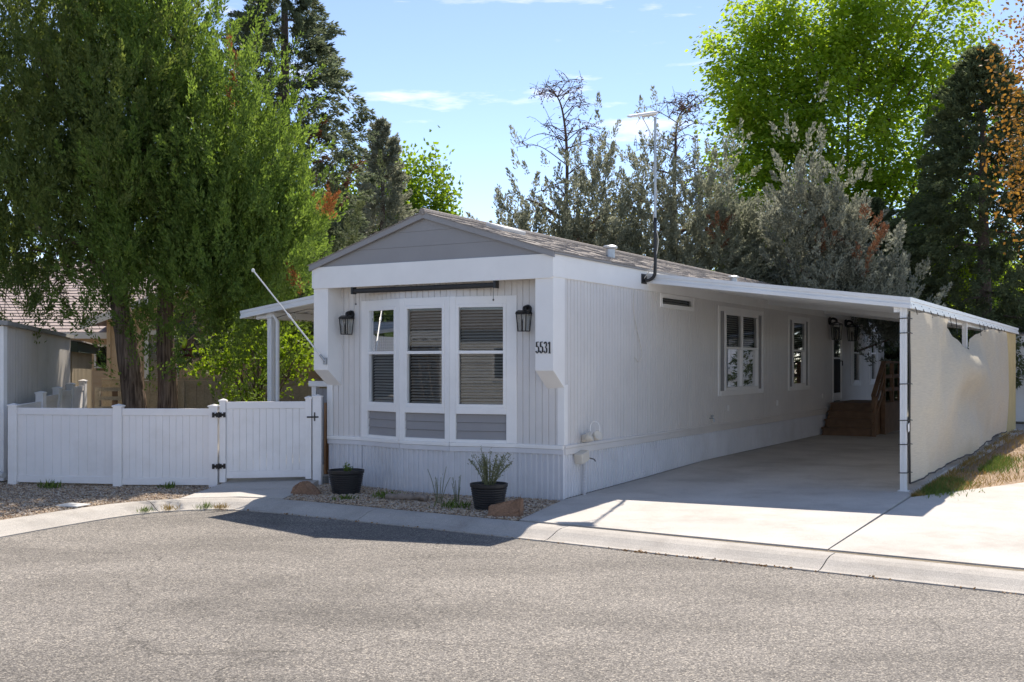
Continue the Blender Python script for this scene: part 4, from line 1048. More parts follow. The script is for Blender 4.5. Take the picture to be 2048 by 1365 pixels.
for x in (-11.42, -10.52, -5.6): MB().box(x, x + 0.11, -0.04, 0.03, 0.3, 3.1).build('corner_trim', M_tan, nb)
w = MB(); 
for a in ((-10.36, -10.24, 0.95, 2.77), (-9.52, -9.40, 0.95, 2.77)): w.box(a[0], a[1], -0.04, 0.02, a[2], a[3])
w.box(-10.24, -9.52, -0.04, 0.02, 2.65, 2.77); w.box(-10.24, -9.52, -0.04, 0.02, 0.95, 1.05)
w = w.build('window', M_white, nb)
MB().add([(-10.24, -0.0, 1.05), (-9.52, -0.0, 1.05), (-9.52, -0.0, 2.65), (-10.24, -0.0, 2.65)], [(0, 1, 2, 3)]).build('pane', M_glass, w)
b_ = MB(); z = 1.08
while z < 2.63: b_.add([(-10.23, 0.05, z), (-9.53, 0.05, z), (-9.53, 0.08, z + 0.035), (-10.23, 0.08, z + 0.035)], [(0, 1, 2, 3)]); z += 0.05
b_ = b_.build('blind', M_white, w); b_['kind'] = 'stuff'
# gable end and roof facing the yard
mb = MB(); mb.add([(-11.35, 0.0, 3.1), (-2.5, 0.0, 3.1), (-6.9, 0.0, 4.75), (-11.35, 0.15, 3.1), (-2.5, 0.15, 3.1), (-6.9, 0.15, 4.75)], [(0, 1, 2), (5, 4, 3), (0, 3, 4, 1), (1, 4, 5, 2), (2, 5, 3, 0)]); mb.build('gable_wall', M_tan, nb)
for sx, xe_ in ((-1, -12.0), (1, -1.8)):
    ze = 4.85 - abs(xe_ + 6.9) * 0.375
    mb = MB(); mb.add([(xe_, -0.45, ze), (-6.9, -0.45, 4.85), (-6.9, 8, 4.85), (xe_, 8, ze), (xe_, -0.45, ze + 0.06), (-6.9, -0.45, 4.91), (-6.9, 8, 4.91), (xe_, 8, ze + 0.06)], [(0, 1, 2, 3), (7, 6, 5, 4), (0, 4, 5, 1), (1, 5, 6, 2), (2, 6, 7, 3), (3, 7, 4, 0)]); mb.build('roof', M_shingle2, nb)
    mb = MB(); mb.add([(xe_, -0.48, ze - 0.17), (-6.9, -0.48, 4.68), (-6.9, -0.45, 4.68), (xe_, -0.45, ze - 0.17), (xe_, -0.48, ze + 0.055), (-6.9, -0.48, 4.905), (-6.9, -0.45, 4.905), (xe_, -0.45, ze + 0.055)], [(0, 1, 2, 3), (7, 6, 5, 4), (0, 4, 5, 1), (1, 5, 6, 2), (2, 6, 7, 3), (3, 7, 4, 0)]); mb.build('rake_board', M_white, nb)
# lower wing with the pink shingle slope
lap(nb, -20.0, -11.45, 1.6, 0.3, 2.75, 0.19, (-12.35, -11.55, 1.75, 2.35))
MB().box(-20, -11.45, 1.75, 8, 0.0, 2.75).build('wall_core', M_tan, nb)
w = MB().box(-12.40, -11.5, 1.55, 1.58, 1.70, 1.76).box(-12.40, -11.5, 1.55, 1.58, 2.34, 2.40).box(-12.40, -12.34, 1.55, 1.58, 1.76, 2.34).box(-11.56, -11.5, 1.55, 1.58, 1.76, 2.34).build('window', M_white, nb)
MB().add([(-12.34, 1.57, 1.76), (-11.56, 1.57, 1.76), (-11.56, 1.57, 2.34), (-12.34, 1.57, 2.34)], [(0, 1, 2, 3)]).build('pane', M_glass, w)
MB().add([(-12.34, 1.70, 1.76), (-11.56, 1.70, 1.76), (-11.56, 1.70, 2.34), (-12.34, 1.70, 2.34)], [(0, 1, 2, 3)]).build('room_backing', M_dark, w)
y_e, z_e = 1.0, 2.72
for c in range(26):
    ya = y_e + c * 0.26; za = z_e + (ya - y_e) * 0.40; yb = ya + 0.30; zb_ = za + 0.30 * 0.40
    vs = [(-21, ya, za), (-11.3, ya, za), (-11.3, yb, zb_), (-21, yb, zb_), (-21, ya, za + 0.045), (-11.3, ya, za + 0.045), (-11.3, yb, zb_ + 0.018), (-21, yb, zb_ + 0.018)]
    MB().add(vs, [(0, 3, 2, 1), (4, 5, 6, 7), (0, 1, 5, 4), (1, 2, 6, 5), (2, 3, 7, 6), (3, 0, 4, 7)]).build('shingle_course', M_shingle2, nb)
MB().box(-21, -11.3, 0.93, 0.99, 2.56, 2.74).build('eave_board', M_white, nb)

# slatted rail by the board fence
t = thing('slatted_rail', 'small weathered brown slatted rail standing behind the white fence', 'rail', (-8.85, 23.6, 0.0))
for z in (0.62, 0.84, 1.06, 1.26): MB().box(-0.40, 0.36, -0.015, 0.015, z - 0.04, z + 0.045).build('slat', M_tanfence, t)
for x in (-0.36, 0.02, 0.33): MB().box(x - 0.05, x + 0.05, 0.017, 0.09, 0.0, 1.30 if x != 0.02 else 1.25).build('post', M_brownwood if x == 0.02 else M_tanfence, t)

# patio awning on the far side of the home
pa = hthing('patio_awning', 'white ribbed patio awning on a post beyond the fence gate', 'awning', -W, 0.66, 0)
AX = 2.42; za = lambda x: 3.05 - 0.32 * x / AX
pr = [(0.0, 0.0), (0.17, 0.0), (0.19, -0.045), (0.235, -0.045), (0.255, 0.0)]
vs = []
for x in (0.0, -AX):
    for yy, zz in pr: vs.append((x, yy, za(-x) - 0.05 + zz))
    for yy, zz in pr[::-1]: vs.append((x, yy, za(-x) - 0.035 + zz))
n2 = 2 * len(pr)
ame = MB().add(vs, [(i, (i + 1) % n2, n2 + (i + 1) % n2, n2 + i) for i in range(n2)] + [tuple(range(n2))[::-1], tuple(range(n2, 2 * n2))]).mesh(); ame.materials.append(M_awn)
for k in range(20):
    o = link('roof_pan', ame, None, pa); o.location = (0, 0.05 + k * 0.256, 0)
def pbeam(name, prof_, p0, p1):
    p0 = Vector(p0); p1 = Vector(p1); d = (p1 - p0); d2 = Vector((d.x, d.y, 0)).normalized(); n = Vector((d2.y, -d2.x, 0))
    vs = [p + n * o_ + Vector((0, 0, z_)) for p in (p0, p1) for o_, z_ in prof_]; k_ = len(prof_)
    return MB().add(vs, [tuple(range(k_))[::-1], tuple(range(k_, 2 * k_))] + [(i, (i + 1) % k_, k_ + (i + 1) % k_, k_ + i) for i in range(k_)]).build(name, M_awn, pa)
FP_ = [(0, 0), (0.04, 0), (0.04, -0.045), (0.028, -0.05), (0.028, -0.085), (0.045, -0.09), (0.045, -0.13), (0, -0.13)]
pbeam('front_fascia', FP_, (-AX - 0.04, 0.0, za(AX + 0.04)), (0.0, 0.0, za(0)))
pbeam('side_gutter', FP_, (-AX, 5.2, za(AX)), (-AX, 0.0, za(AX)))
MB().box(-1.97, -1.87, 0.08, 5.1, za(1.92) - 0.20, za(1.92) - 0.10).build('cross_beam', M_awn, pa)
for y in (0.14, 2.7, 5.0):
    mb = MB(); mb.prism(pp, 2, 0.1, za(1.92) - 0.20); mb.v = [(v[0] * 1.1 - 1.92, v[1] * 1.1 + y, v[2]) for v in mb.v]; mb.build('post', M_awn, pa)
mb = MB(); mb.tube([(-1.78, 0.14, 0.1), (-1.78, 0.14, za(1.78) - 0.28), (-1.84, 0.12, za(1.9) - 0.16), (-2.2, 0.1, za(2.3) - 0.14)], 0.035, 8); mb.build('downspout', M_awn, pa)
sl_ = hthing('string_lights', 'black string of clear bulbs looped under the patio awning', 'string lights', -W, 0.66, 0)
pts = [( -x, 0.10 + 0.25 * math.sin(x * 2.0) ** 2, za(x) - 0.16 - 0.05 * abs(math.sin(x * 2.6))) for x in [i * 0.1 for i in range(1, 24)]]
MB().tube(pts, 0.006, 5).build('wire', M_black, sl_)
for k in range(1, 23, 4):
    p = pts[k]; MB().lathe([(0.012, 0.0), (0.014, -0.04), (0.026, -0.075), (0.022, -0.105), (0.0, -0.12)], 10, p).build('bulb', M_black if k % 8 == 1 else M_lglass, sl_)
# porch railing at the back corner and cedar step
t = hthing('porch_railing', 'white capped porch railing with grey infill behind the gate', 'railing', -W - 0.95, 0.75, 0.1)
MB().box(-0.05, 0.93, -0.07, 0.07, 1.36, 1.45).build('cap', M_white, t, bevel=0.006)
for x in (0.0, 0.72): MB().box(x, x + 0.09, -0.045, 0.045, 0, 1.36).build('post', M_white, t)
for k in range(5): MB().box(0.10 + k * 0.122, 0.10 + k * 0.122 + 0.116, -0.02, 0.02, 0.1, 1.33).build('infill_board', M_dgrey, t)
t = hthing('cedar_steps', 'raw cedar step frame tucked between the gate and the home', 'steps', -W - 0.34, 0.30, 0.1)
for x in (0.0, 0.24): MB().box(x, x + 0.04, 0.0, 0.09, 0.0, 1.12).build('upright', M_rawwood, t)
for z in (0.25, 0.55, 0.9): MB().box(0.0, 0.28, 0.09, 0.35, z, z + 0.04).build('tread', M_rawwood, t)

# hanging bird feeder
t = thing('bird_feeder', 'dark red hanging bird feeder with a lime green top under the juniper', 'bird feeder', (-5.98, 19.4, 1.95))
MB().box(-0.15, 0.15, -0.10, 0.10, 0.0, 0.03).build('tray', M_red, t, bevel=0.006); MB().box(-0.13, 0.13, -0.07, 0.07, 0.03, 0.13).build('hopper', M_red, t, bevel=0.01)
MB().box(-0.17, 0.17, -0.11, 0.11, 0.13, 0.155).build('roof', M_red, t, bevel=0.006)
for k in range(6): MB().box(-0.105 + k * 0.036, -0.088 + k * 0.036, -0.074, -0.070, 0.06, 0.11).build('slot', M_cream, t)
mb = MB(); mb.tube([(-0.15, 0, 0.15), (-0.15, 0, 0.42), (0.15, 0, 0.42), (0.15, 0, 0.15)], 0.004, 5); mb.tube([(0, 0, 0.42), (0.02, 0, 1.0)], 0.004, 5); mb.build('hanger', M_black, t)
mb = MB(); mb.lathe([(0.0, 0.0), (0.035, 0.01), (0.045, 0.08), (0.03, 0.17), (0.0, 0.19)], 10); Mx = Matrix.Translation((-0.02, 0, 0.16)) @ Matrix.Rotation(R(18), 4, 'Y'); mb.v = [tuple(Mx @ Vector(v)) for v in mb.v]; mb.build('lime_scoop', M_lime, t, smooth=True)

# pots, rocks, log
def pot(x, y, r, h, label):
    t = thing('planter_pot', label, 'pot', (x, y, 0.0), 0, 'black ribbed planter pots')
    prof_ = [(0.0, 0.0), (r * 0.74, 0.0)]
    nr = 9
    for i in range(nr):
        z0 = h * (0.04 + 0.80 * i / nr); rr = r * (0.75 + 0.20 * i / nr); prof_ += [(rr, z0), (rr + 0.007, z0 + h * 0.02), (rr + 0.007, z0 + h * 0.055), (rr + 0.002, z0 + h * 0.075)]
    prof_ += [(r * 0.96, h * 0.86), (r, h * 0.88), (r * 1.01, h), (r * 0.95, h), (r * 0.93, h * 0.9)]
    MB().lathe(prof_, 32).build('shell', M_dkplastic, t, smooth=False)
    MB().lathe([(r * 0.935, h * 0.905), (r * 0.5, h * 0.93), (0.0, h * 0.94)], 20).build('soil', M_soil, t)
    return t
pl = pot(-2.34, 15.0, 0.255, 0.335, 'black ribbed pot with low sprouts beside the gate end rock')
pr_ = pot(-0.29, 13.35, 0.238, 0.33, 'black ribbed pot holding a wispy sage plant beside the wedge rock')
def spray(parent, name, m, base, n, h, spread, ln, wd, stems=8, stem_m=None, dens=1.0, lean=0.5):
    C = []; Dv = []; mb = MB()
    for s_ in range(stems):
        a = random.uniform(0, 6.28); k = random.uniform(0.3, 1) * spread; hh = h * random.uniform(0.55, 1.0)
        p0 = Vector(base) + Vector((math.cos(a), math.sin(a), 0)) * spread * 0.15; p2 = Vector(base) + Vector((math.cos(a) * k, math.sin(a) * k, hh)); p1 = p0.lerp(p2, 0.5) + Vector((0, 0, hh * 0.12))
        pts = catmull([p0, p1, p2], 4); mb.tube(pts, [0.005 - 0.0006 * i * 0.4 for i in range(len(pts))], 4)
        for q in range(int(n / stems)):
            f_ = random.uniform(0.2, 1.0); p = pts[min(int(f_ * (len(pts) - 1)), len(pts) - 1)]
            C.append([p.x + random.gauss(0, 0.012), p.y + random.gauss(0, 0.012), p.z + random.gauss(0, 0.02)]); Dv.append([random.gauss(0, 1), random.gauss(0, 1), lean + random.random()])
    if stem_m: mb.build('stems', stem_m, parent)
    return quads_mesh(name, leaves(np.array(C), unit(np.array(Dv)), ln, wd), m, parent)
spray(pr_, 'foliage', M_sage, (0, 0, 0.30), 1300, 0.46, 0.34, 0.030, 0.011, 34, M_sage)
spray(pl, 'foliage', M_weed, (0.02, 0, 0.30), 60, 0.09, 0.10, 0.05, 0.02, 6, M_weed)
def rock(name, label, loc, pts, rz):
    bm = bmesh.new()
    for p in pts: bm.verts.new(p)
    bmesh.ops.convex_hull(bm, input=bm.verts)
    bmesh.ops.bevel(bm, geom=list(bm.edges), offset=0.012, segments=2, affect='EDGES')
    bmesh.ops.triangulate(bm, faces=bm.faces); bmesh.ops.subdivide_edges(bm, edges=bm.edges, cuts=1)
    for v in bm.verts: v.co += Vector((random.gauss(0, .003), random.gauss(0, .003), random.gauss(0, .003)))
    me = bpy.data.meshes.new(name); bm.to_mesh(me); bm.free(); o = link(name, me, M_rock); o.location = loc; o.rotation_euler.z = rz
    return tag(o, label, 'rock', 'landscape rocks')
rock('rock', 'rounded brown boulder at the edge of the walkway', (-2.88, 14.86, -0.02), [(-0.22, -0.1, 0), (0.2, -0.12, 0), (0.23, 0.1, 0), (-0.2, 0.12, 0), (-0.17, -0.05, 0.14), (-0.05, -0.06, 0.21), (0.06, 0.0, 0.215), (0.15, 0.02, 0.13), (-0.1, 0.08, 0.18), (0.22, -0.04, 0.07)], R(-10))
rock('rock', 'wedge shaped reddish brown rock beside the sage planter', (-0.07, 12.75, -0.02), [(-0.22, -0.09, 0), (0.17, -0.11, 0), (0.2, 0.09, 0), (-0.2, 0.1, 0), (-0.21, -0.05, 0.15), (-0.2, 0.06, 0.14), (0.19, -0.05, 0.25), (0.21, 0.05, 0.24), (0.17, -0.09, 0.09)], R(-8))
mb = MB(); pts = catmull([(-0.30, 0.02, 0.045), (-0.1, 0.0, 0.055), (0.1, 0.01, 0.05), (0.2, -0.01, 0.06), (0.29, -0.03, 0.04)], 5); mb.tube(pts, [0.035 + 0.018 * math.sin(i * 0.9) ** 2 for i in range(len(pts))], 9)
lg = one(mb, 'driftwood_log', M_log, 'short weathered driftwood log lying in the gravel bed', 'log', (-1.40, 14.17, 0), R(-12), smooth=True)
MB().tube([(0.12, -0.02, 0.06), (0.22, -0.07, 0.075), (0.28, -0.08, 0.05)], [0.03, 0.028, 0.01], 7).build('branch_stub', M_log, lg)
mb = MB(); mb.box(-0.17, 0.17, -0.13, 0.13, 0.0, 0.022); one(mb, 'meter_lid', M_lidwhite, 'flat pale utility meter lid in the gravel before the fence', 'meter lid', (-5.62, 13.62, 0.008), R(-20), bevel=0.006)
# weeds, tufts
def tuft(x, y, z, m, label, cat, n=50, h=0.12, spread=0.08, ln=0.09, wd=0.012, name='weed', group=None):
    C = np.array([[random.gauss(0, spread * 0.5), random.gauss(0, spread * 0.5), 0] for _ in range(n)]); Dv = unit(np.array([[random.gauss(0, 0.5), random.gauss(0, 0.5), 1.0] for _ in range(n)]))
    o = quads_mesh(name, leaves(C, Dv, h, wd), m); o.location = (x, y, z); return tag(o, label, cat, group)
tuft(-5.02, 15.55, 0.0, M_weed, 'leafy green weed at the foot of the white fence', 'weed', 46, 0.10, 0.12, wd=0.018)
tuft(-6.75, 15.55, 0.0, M_weed, 'taller green weed in shaded gravel below the first fence panel', 'weed', 60, 0.13, 0.13, wd=0.022)
tuft(-1.75, 14.55, 0.0, M_weed, 'small green weed in the gravel behind the driftwood', 'weed', 60, 0.10, 0.2, wd=0.02)
tuft(-2.25, 14.3, 0.0, M_weed, 'low green sprout in gravel in front of the sprouting pot', 'weed', 40, 0.07, 0.14, wd=0.02)
tuft(-0.72, 13.45, 0.0, M_weed, 'green weed in the gravel just left of the sage planter', 'weed', 60, 0.11, 0.2, wd=0.018)
for k, (x, y) in enumerate(((-0.95, 13.85), (-0.72, 13.9))):
    t = thing('dry_weed_stalk', ['tall thin dry weed stalk against the skirting', 'thin branching weed stalk nearer the sage planter'][k], 'weed', (x, y, 0)); spray(t, 'foliage', M_sage, (0, 0, 0), 30, 0.50 - 0.12 * k, 0.16, 0.02, 0.006, 7, M_sage)
for k, (x, y) in enumerate(((-4.72, 13.72), (-4.47, 13.88), (-4.05, 14.04), (-3.85, 14.02))):
    tuft(x, y, -0.085, M_dry if k % 2 else M_weed, ['green grass tuft in the kerb joint, farthest from the walkway', 'yellow grass tuft in the kerb gutter', 'green grass tuft in the gutter below the walkway', 'dry grass tuft in the gutter nearest the walkway crack'][k], 'grass tuft', 70, 0.09, 0.10, wd=0.008, name='grass_tuft')
# litter of dry leaves along the gutter
C = []; 
for _ in range(900):
    s_ = random.uniform(acc[20], acc[105]); p, nn = kat(s_)
    if random.random() < 0.75 and not (1.0 < p.x < 2.6): continue
    o_ = random.gauss(0.0, 0.02); C.append([p.x - nn.x * abs(o_), p.y - nn.y * abs(o_), -0.095 + random.uniform(0, 0.012)])
C = np.array(C); Dv = unit(np.concatenate([rng.normal(size=(len(C), 2)), rng.normal(0, 0.25, (len(C), 1))], 1))
tag(quads_mesh('leaf_litter', leaves(C, Dv, 0.03, 0.018), leaf_mat('dry_leaf', (0.20, 0.10, 0.035), (0.40, 0.24, 0.09), 0.1)), 'dry brown leaf litter gathered along the kerb gutter', 'leaf litter', kind='stuff')
# grass on the verge
C = []; Dv = []
for _ in range(5200):
    y = 2.5 + 13 * random.random() ** 1.5; xr = float(np.interp(y, [2.3, 4.5, 8.2, 16], [4.0, 4.9, 6.4, 9.4])); 
    cl = math.sin(y * 2.7) * math.sin(y * 1.1 + 1) 
    x = 3.98 + (min(xr - 4.0, 1.3)) * random.random() ** (2.4 - cl)
    if cl < -0.35 and random.random() < 0.8: continue
    w_ = H(x, y, verge_z(x, y)); C.append(list(w_)); Dv.append([random.gauss(0, 0.6), random.gauss(0, 0.6), 1])
tag(quads_mesh('verge_grass', leaves(np.array(C), unit(np.array(Dv)), 0.10, 0.010), M_dry), 'patchy dry grass on the dirt verge beside the carport', 'grass', kind='stuff')
C = []; Dv = []
for _ in range(2600):
    y = random.choice((2.9, 3.3, 3.8, 4.4, 6.3, 6.9, 7.5, 8.2)) + random.gauss(0, 0.22); x = 4.0 + abs(random.gauss(0, 0.22)) + (0.35 if y > 6 else 0)
    w_ = H(x, y, verge_z(x, y)); C.append(list(w_)); Dv.append([random.gauss(0, 0.6), random.gauss(0, 0.6), 1])
tag(quads_mesh('green_grass', leaves(np.array(C), unit(np.array(Dv)), 0.11, 0.011), M_weed), 'green grass clumps along the foot of the shade cloth', 'grass', kind='stuff')

# white shed at the end of the carport
t = hthing('white_shed', 'white panelled shed past the far end of the carport', 'shed', 3.25, 20.6, 0.0)
for k in range(8): MB().box(0.25 + k * 0.61, 0.25 + k * 0.61 + 0.60, 0.0, 0.03, 0.2, 2.4).build('wall_panel', M_white, t)
MB().box(0.15, 5.2, -0.04, 0.1, 2.4, 2.62).build('fascia', M_white, t); MB().box(0.26, 5.1, 0.04, 3.0, 0.2, 2.4).build('wall_core', M_white, t)
mb = MB(); mb.add([(0.1, -0.1, 2.62), (5.3, -0.1, 2.62), (5.3, 3.2, 2.95), (0.1, 3.2, 2.95), (0.1, -0.1, 2.66), (5.3, -0.1, 2.66), (5.3, 3.2, 2.99), (0.1, 3.2, 2.99)], [(3, 2, 1, 0), (4, 5, 6, 7), (0, 1, 5, 4), (1, 2, 6, 5), (2, 3, 7, 6), (3, 0, 4, 7)]); mb.build('roof', M_shingle, t)

# ------------------------------------------------------------------ trees
def plumes(base, d, L_, K, ln, wd, width=0.24, flare=0.55):
    n = len(base)
    b = np.repeat(base, K, 0); dd = np.repeat(d, K, 0); LL = np.repeat(L_, K)[:, None]
    t_ = rng.uniform(0, 1, (n * K, 1)) ** 0.85
    r = rng.normal(size=(n * K, 3)); perp = unit(r - dd * np.sum(r * dd, 1, keepdims=True))
    pos = b + dd * LL * t_ + perp * LL * width * (1.05 - t_) * rng.uniform(0.2, 1, (n * K, 1))
    ld = unit(dd + perp * flare + rng.normal(0, 0.22, (n * K, 3)))
    return leaves(pos, ld, ln, wd)
def lobe_points(lobes, n, rmin=0.6, zmin=None):
    w = np.array([(l[3] * l[4] + l[3] * l[5] + l[4] * l[5]) for l in lobes]); w = w / w.sum()
    idx = rng.choice(len(lobes), n, p=w); A = np.array(lobes)[idx]
    u = unit(rng.normal(size=(n, 3))); r = rng.uniform(rmin ** 2, 1, (n, 1)) ** 0.5
    # knobbly surface
    k = 1 + 0.16 * np.sin(u[:, :1] * 7 + A[:, :1] * 3) * np.sin(u[:, 1:2] * 6 + A[:, 2:3]) + 0.10 * np.sin(u[:, 2:3] * 9 + A[:, 1:2] * 2)
    p = A[:, :3] + u * r * A[:, 3:6] * k
    return p, u, idx
def limbs(parent, m, start, ends, r0, r1=0.02, name='limb', wob=0.25):
    for e in ends:
        s_ = Vector(start); e = Vector(e); mid = s_.lerp(e, 0.5) + Vector((random.gauss(0, wob), random.gauss(0, wob), random.gauss(0.1, wob * 0.5)))
        pts = catmull([s_, mid, e], 6); k = len(pts)
        MB().tube(pts, [r0 + (r1 - r0) * i / (k - 1) for i in range(k)], 7).build(name, m, parent, smooth=True)
def trunk(parent, m, pts, r0, r1, seg=14, rough=0.08, name='trunk', step=6):
    P = catmull(pts, step); k = len(P); vs = []; fs = []
    for i, p in enumerate(P):
        f_ = i / (k - 1); r = r0 + (r1 - r0) * f_ + (0.25 * r0 * math.exp(-f_ * 14))
        for j in range(seg):
            a = 2 * math.pi * j / seg; rr = r * (1 + rough * math.sin(3 * a + 1.0 + f_ * 2) + rough * 0.8 * math.sin(5 * a + f_ * 5) + random.gauss(0, rough * 0.3))
            vs.append((p.x + rr * math.cos(a), p.y + rr * math.sin(a), p.z))
    for i in range(k - 1):
        for j in range(seg):
            a = i * seg + j; b = i * seg + (j + 1) % seg; fs.append((a, b, b + seg, a + seg))
    return MB().add(vs, fs).build(name, m, parent, smooth=True)

LM_jun = leaf_mat('juniper_green', (0.085, 0.15, 0.035), (0.27, 0.36, 0.085), 0.5, tcol=(1.25, 1.3, 0.7))
LM_jun2 = leaf_mat('juniper_dark_green', (0.08, 0.125, 0.036), (0.24, 0.29, 0.08), 0.5, tcol=(1.2, 1.2, 0.75))
LM_spr = leaf_mat('spruce_green', (0.10, 0.13, 0.075), (0.25, 0.29, 0.16), 0.45)
LM_grey = leaf_mat('grey_juniper', (0.20, 0.22, 0.15), (0.45, 0.46, 0.34), 0.45)
LM_silver = leaf_mat('silver_juniper', (0.19, 0.205, 0.155), (0.42, 0.43, 0.34), 0.45)
LM_lime = leaf_mat('bright_leaf', (0.10, 0.18, 0.02), (0.26, 0.36, 0.045), 0.55, tcol=(1.5, 1.45, 0.55))
LM_maple = leaf_mat('maple_green_leaf', (0.15, 0.27, 0.035), (0.38, 0.48, 0.075), 0.66, tcol=(1.6, 1.5, 0.5))
LM_fir = leaf_mat('dark_fir', (0.11, 0.145, 0.07), (0.25, 0.285, 0.13), 0.5)
LM_yel = leaf_mat('yellow_green_leaf', (0.16, 0.17, 0.03), (0.36, 0.32, 0.06), 0.45, tcol=(1.3, 1.2, 0.6))
LM_dead = leaf_mat('dead_brown_spray', (0.16, 0.075, 0.04), (0.34, 0.16, 0.08), 0.2)
LM_rust = leaf_mat('rust_spray', (0.30, 0.11, 0.035), (0.50, 0.20, 0.06), 0.3)
LM_copper = leaf_mat('copper_leaf', (0.15, 0.075, 0.022), (0.36, 0.21, 0.05), 0.45, tcol=(1.3, 1.15, 0.6))

def juniper(name, label, base, lobes, n, K, ln, wd, m, plume=(0.45, 0.9), up=0.9, rmin=0.55, trunks=None, group=None, dead=(), limb_n=8, bark=M_bark, out=0.7, width=0.24, clump=1.0):
    t = thing(name, label, 'tree', base, 0, group)
    bx, by = base[0], base[1]
    lo = [(l[0] - bx, l[1] - by, l[2] - base[2], l[3], l[4], l[5]) for l in lobes]
    per = 22; nc = max(8, n // per); n = nc * per
    cc, u, idx = lobe_points(lo, nc, 0.62)
    sc_ = rng.uniform(0.65, 1.35, (nc, 1)) * clump
    off = rng.normal(0, 1, (n, 3)) * np.array([0.28, 0.28, 0.72]) * np.repeat(sc_, per, 0)
    p = np.repeat(cc, per, 0) + off
    d = unit(off * np.array([1.2, 1.2, 0.25]) + np.repeat(u, per, 0) * np.array([1, 1, 0.4]) * 0.25 * out + np.array([0, 0, up * 0.75]) + rng.normal(0, 0.12, (n, 3)))
    L_ = rng.uniform(0.35, 0.62, n) * np.repeat(sc_[:, 0], per) ** 0.5
    p = p - d * L_[:, None] * 0.4
    keep = p[:, 2] > 0.4
    V = plumes(p[keep], d[keep], L_[keep], K, ln, wd, 0.26, 0.5)
    quads_mesh('crown', V, m, t)
    for (dx, dy, dz_, r_, nn, mm) in dead:
        q = np.array([[dx - bx, dy - by, dz_ - base[2]]]) + rng.normal(0, 1, (nn, 3)) * np.array([r_ * 0.5, r_ * 0.4, r_])
        dd = unit(rng.normal(0, 0.35, (nn, 3)) + np.array([0, -0.3, 0.9])); quads_mesh('dead_foliage', plumes(q, dd, np.full(nn, 0.4), 60, ln * 0.9, wd * 0.8), mm, t)
    for tr in (trunks or []):
        trunk(t, bark, [(a - bx, b - by, c - base[2]) for a, b, c in tr[0]], tr[1], tr[2])
    if trunks:
        top = trunks[0][0][-1]; st = (top[0] - bx, top[1] - by, top[2] - base[2])
        ch = random.sample(range(len(p)), min(limb_n, len(p)))
        tp = catmull([Vector((a - bx, b - by, c - base[2])) for a, b, c in trunks[0][0]], 6)
        for i in ch:
            e_ = p[i] * np.array([0.8, 0.8, 0.95]); best = min(tp, key=lambda q: abs(q.z - (e_[2] - 0.55 * math.hypot(e_[0] - q.x, e_[1] - q.y))))
            limbs(t, bark, tuple(best), [tuple(e_)], 0.07, 0.015)
    return t

# the two big junipers over the fence
juniper('juniper_tree', 'big green juniper with a leaning trunk behind the white fence', (-7.05, 20.0, 0.0),
        [(-8.6, 20.2, 4.75, 2.1, 1.9, 1.5), (-9.6, 20.6, 6.2, 2.2, 2.0, 1.9), (-8.2, 20.4, 7.9, 2.1, 1.9, 2.0), (-7.2, 19.6, 4.85, 1.7, 1.4, 1.5), (-10.6, 20.4, 4.9, 1.7, 1.5, 1.5), (-8.6, 20.5, 9.8, 1.8, 1.7, 1.8), (-7.3, 19.4, 6.4, 1.5, 1.4, 1.5)],
        3900, 54, 0.078, 0.032, LM_jun2, up=1.2, trunks=[([(-7.0, 20.0, 0.0), (-7.12, 20.0, 1.2), (-7.28, 20.0, 2.4), (-7.5, 20.1, 3.6), (-8.0, 20.2, 6.0)], 0.23, 0.13)], limb_n=14)
juniper('juniper_tree', 'big bright green juniper with an upright trunk nearest the mobile home', (-6.55, 20.3, 0.0),
        [(-5.3, 19.6, 4.15, 1.7, 1.5, 1.25), (-4.9, 19.5, 4.8, 1.15, 1.2, 1.4), (-6.3, 19.3, 4.45, 1.5, 1.3, 1.35), (-5.6, 19.7, 6.0, 1.35, 1.3, 1.4), (-6.5, 19.9, 7.4, 1.2, 1.2, 1.4), (-4.5, 19.6, 3.9, 0.85, 1.0, 1.0), (-7.2, 20.2, 9.0, 1.1, 1.2, 1.5)],
        3700, 54, 0.078, 0.032, LM_jun, up=1.2, trunks=[([(-6.6, 20.3, 0.0), (-6.58, 20.3, 1.4), (-6.62, 20.3, 2.8), (-6.4, 20.2, 5.0), (-6.2, 20.1, 7.5)], 0.20, 0.09)], dead=((-5.0, 19.2, 6.9, 0.2, 5, LM_rust), (-3.35, 19.2, 4.45, 0.16, 6, LM_rust), (-3.75, 19.0, 3.25, 0.14, 4, LM_rust)), limb_n=14)
juniper('juniper_tree', 'dark juniper crown filling the corner above the pale shed', (-12.4, 23.5, 0.0),
        [(-12.6, 23.5, 5.2, 2.2, 2.0, 1.7), (-12.2, 23.3, 8.0, 2.6, 2.0, 2.3), (-10.4, 23.2, 9.6, 2.0, 1.8, 2.0)], 700, 90, 0.10, 0.036, LM_jun2, trunks=[([(-12.4, 23.5, 0), (-12.3, 23.5, 3), (-12.2, 23.5, 6.5)], 0.2, 0.1)])
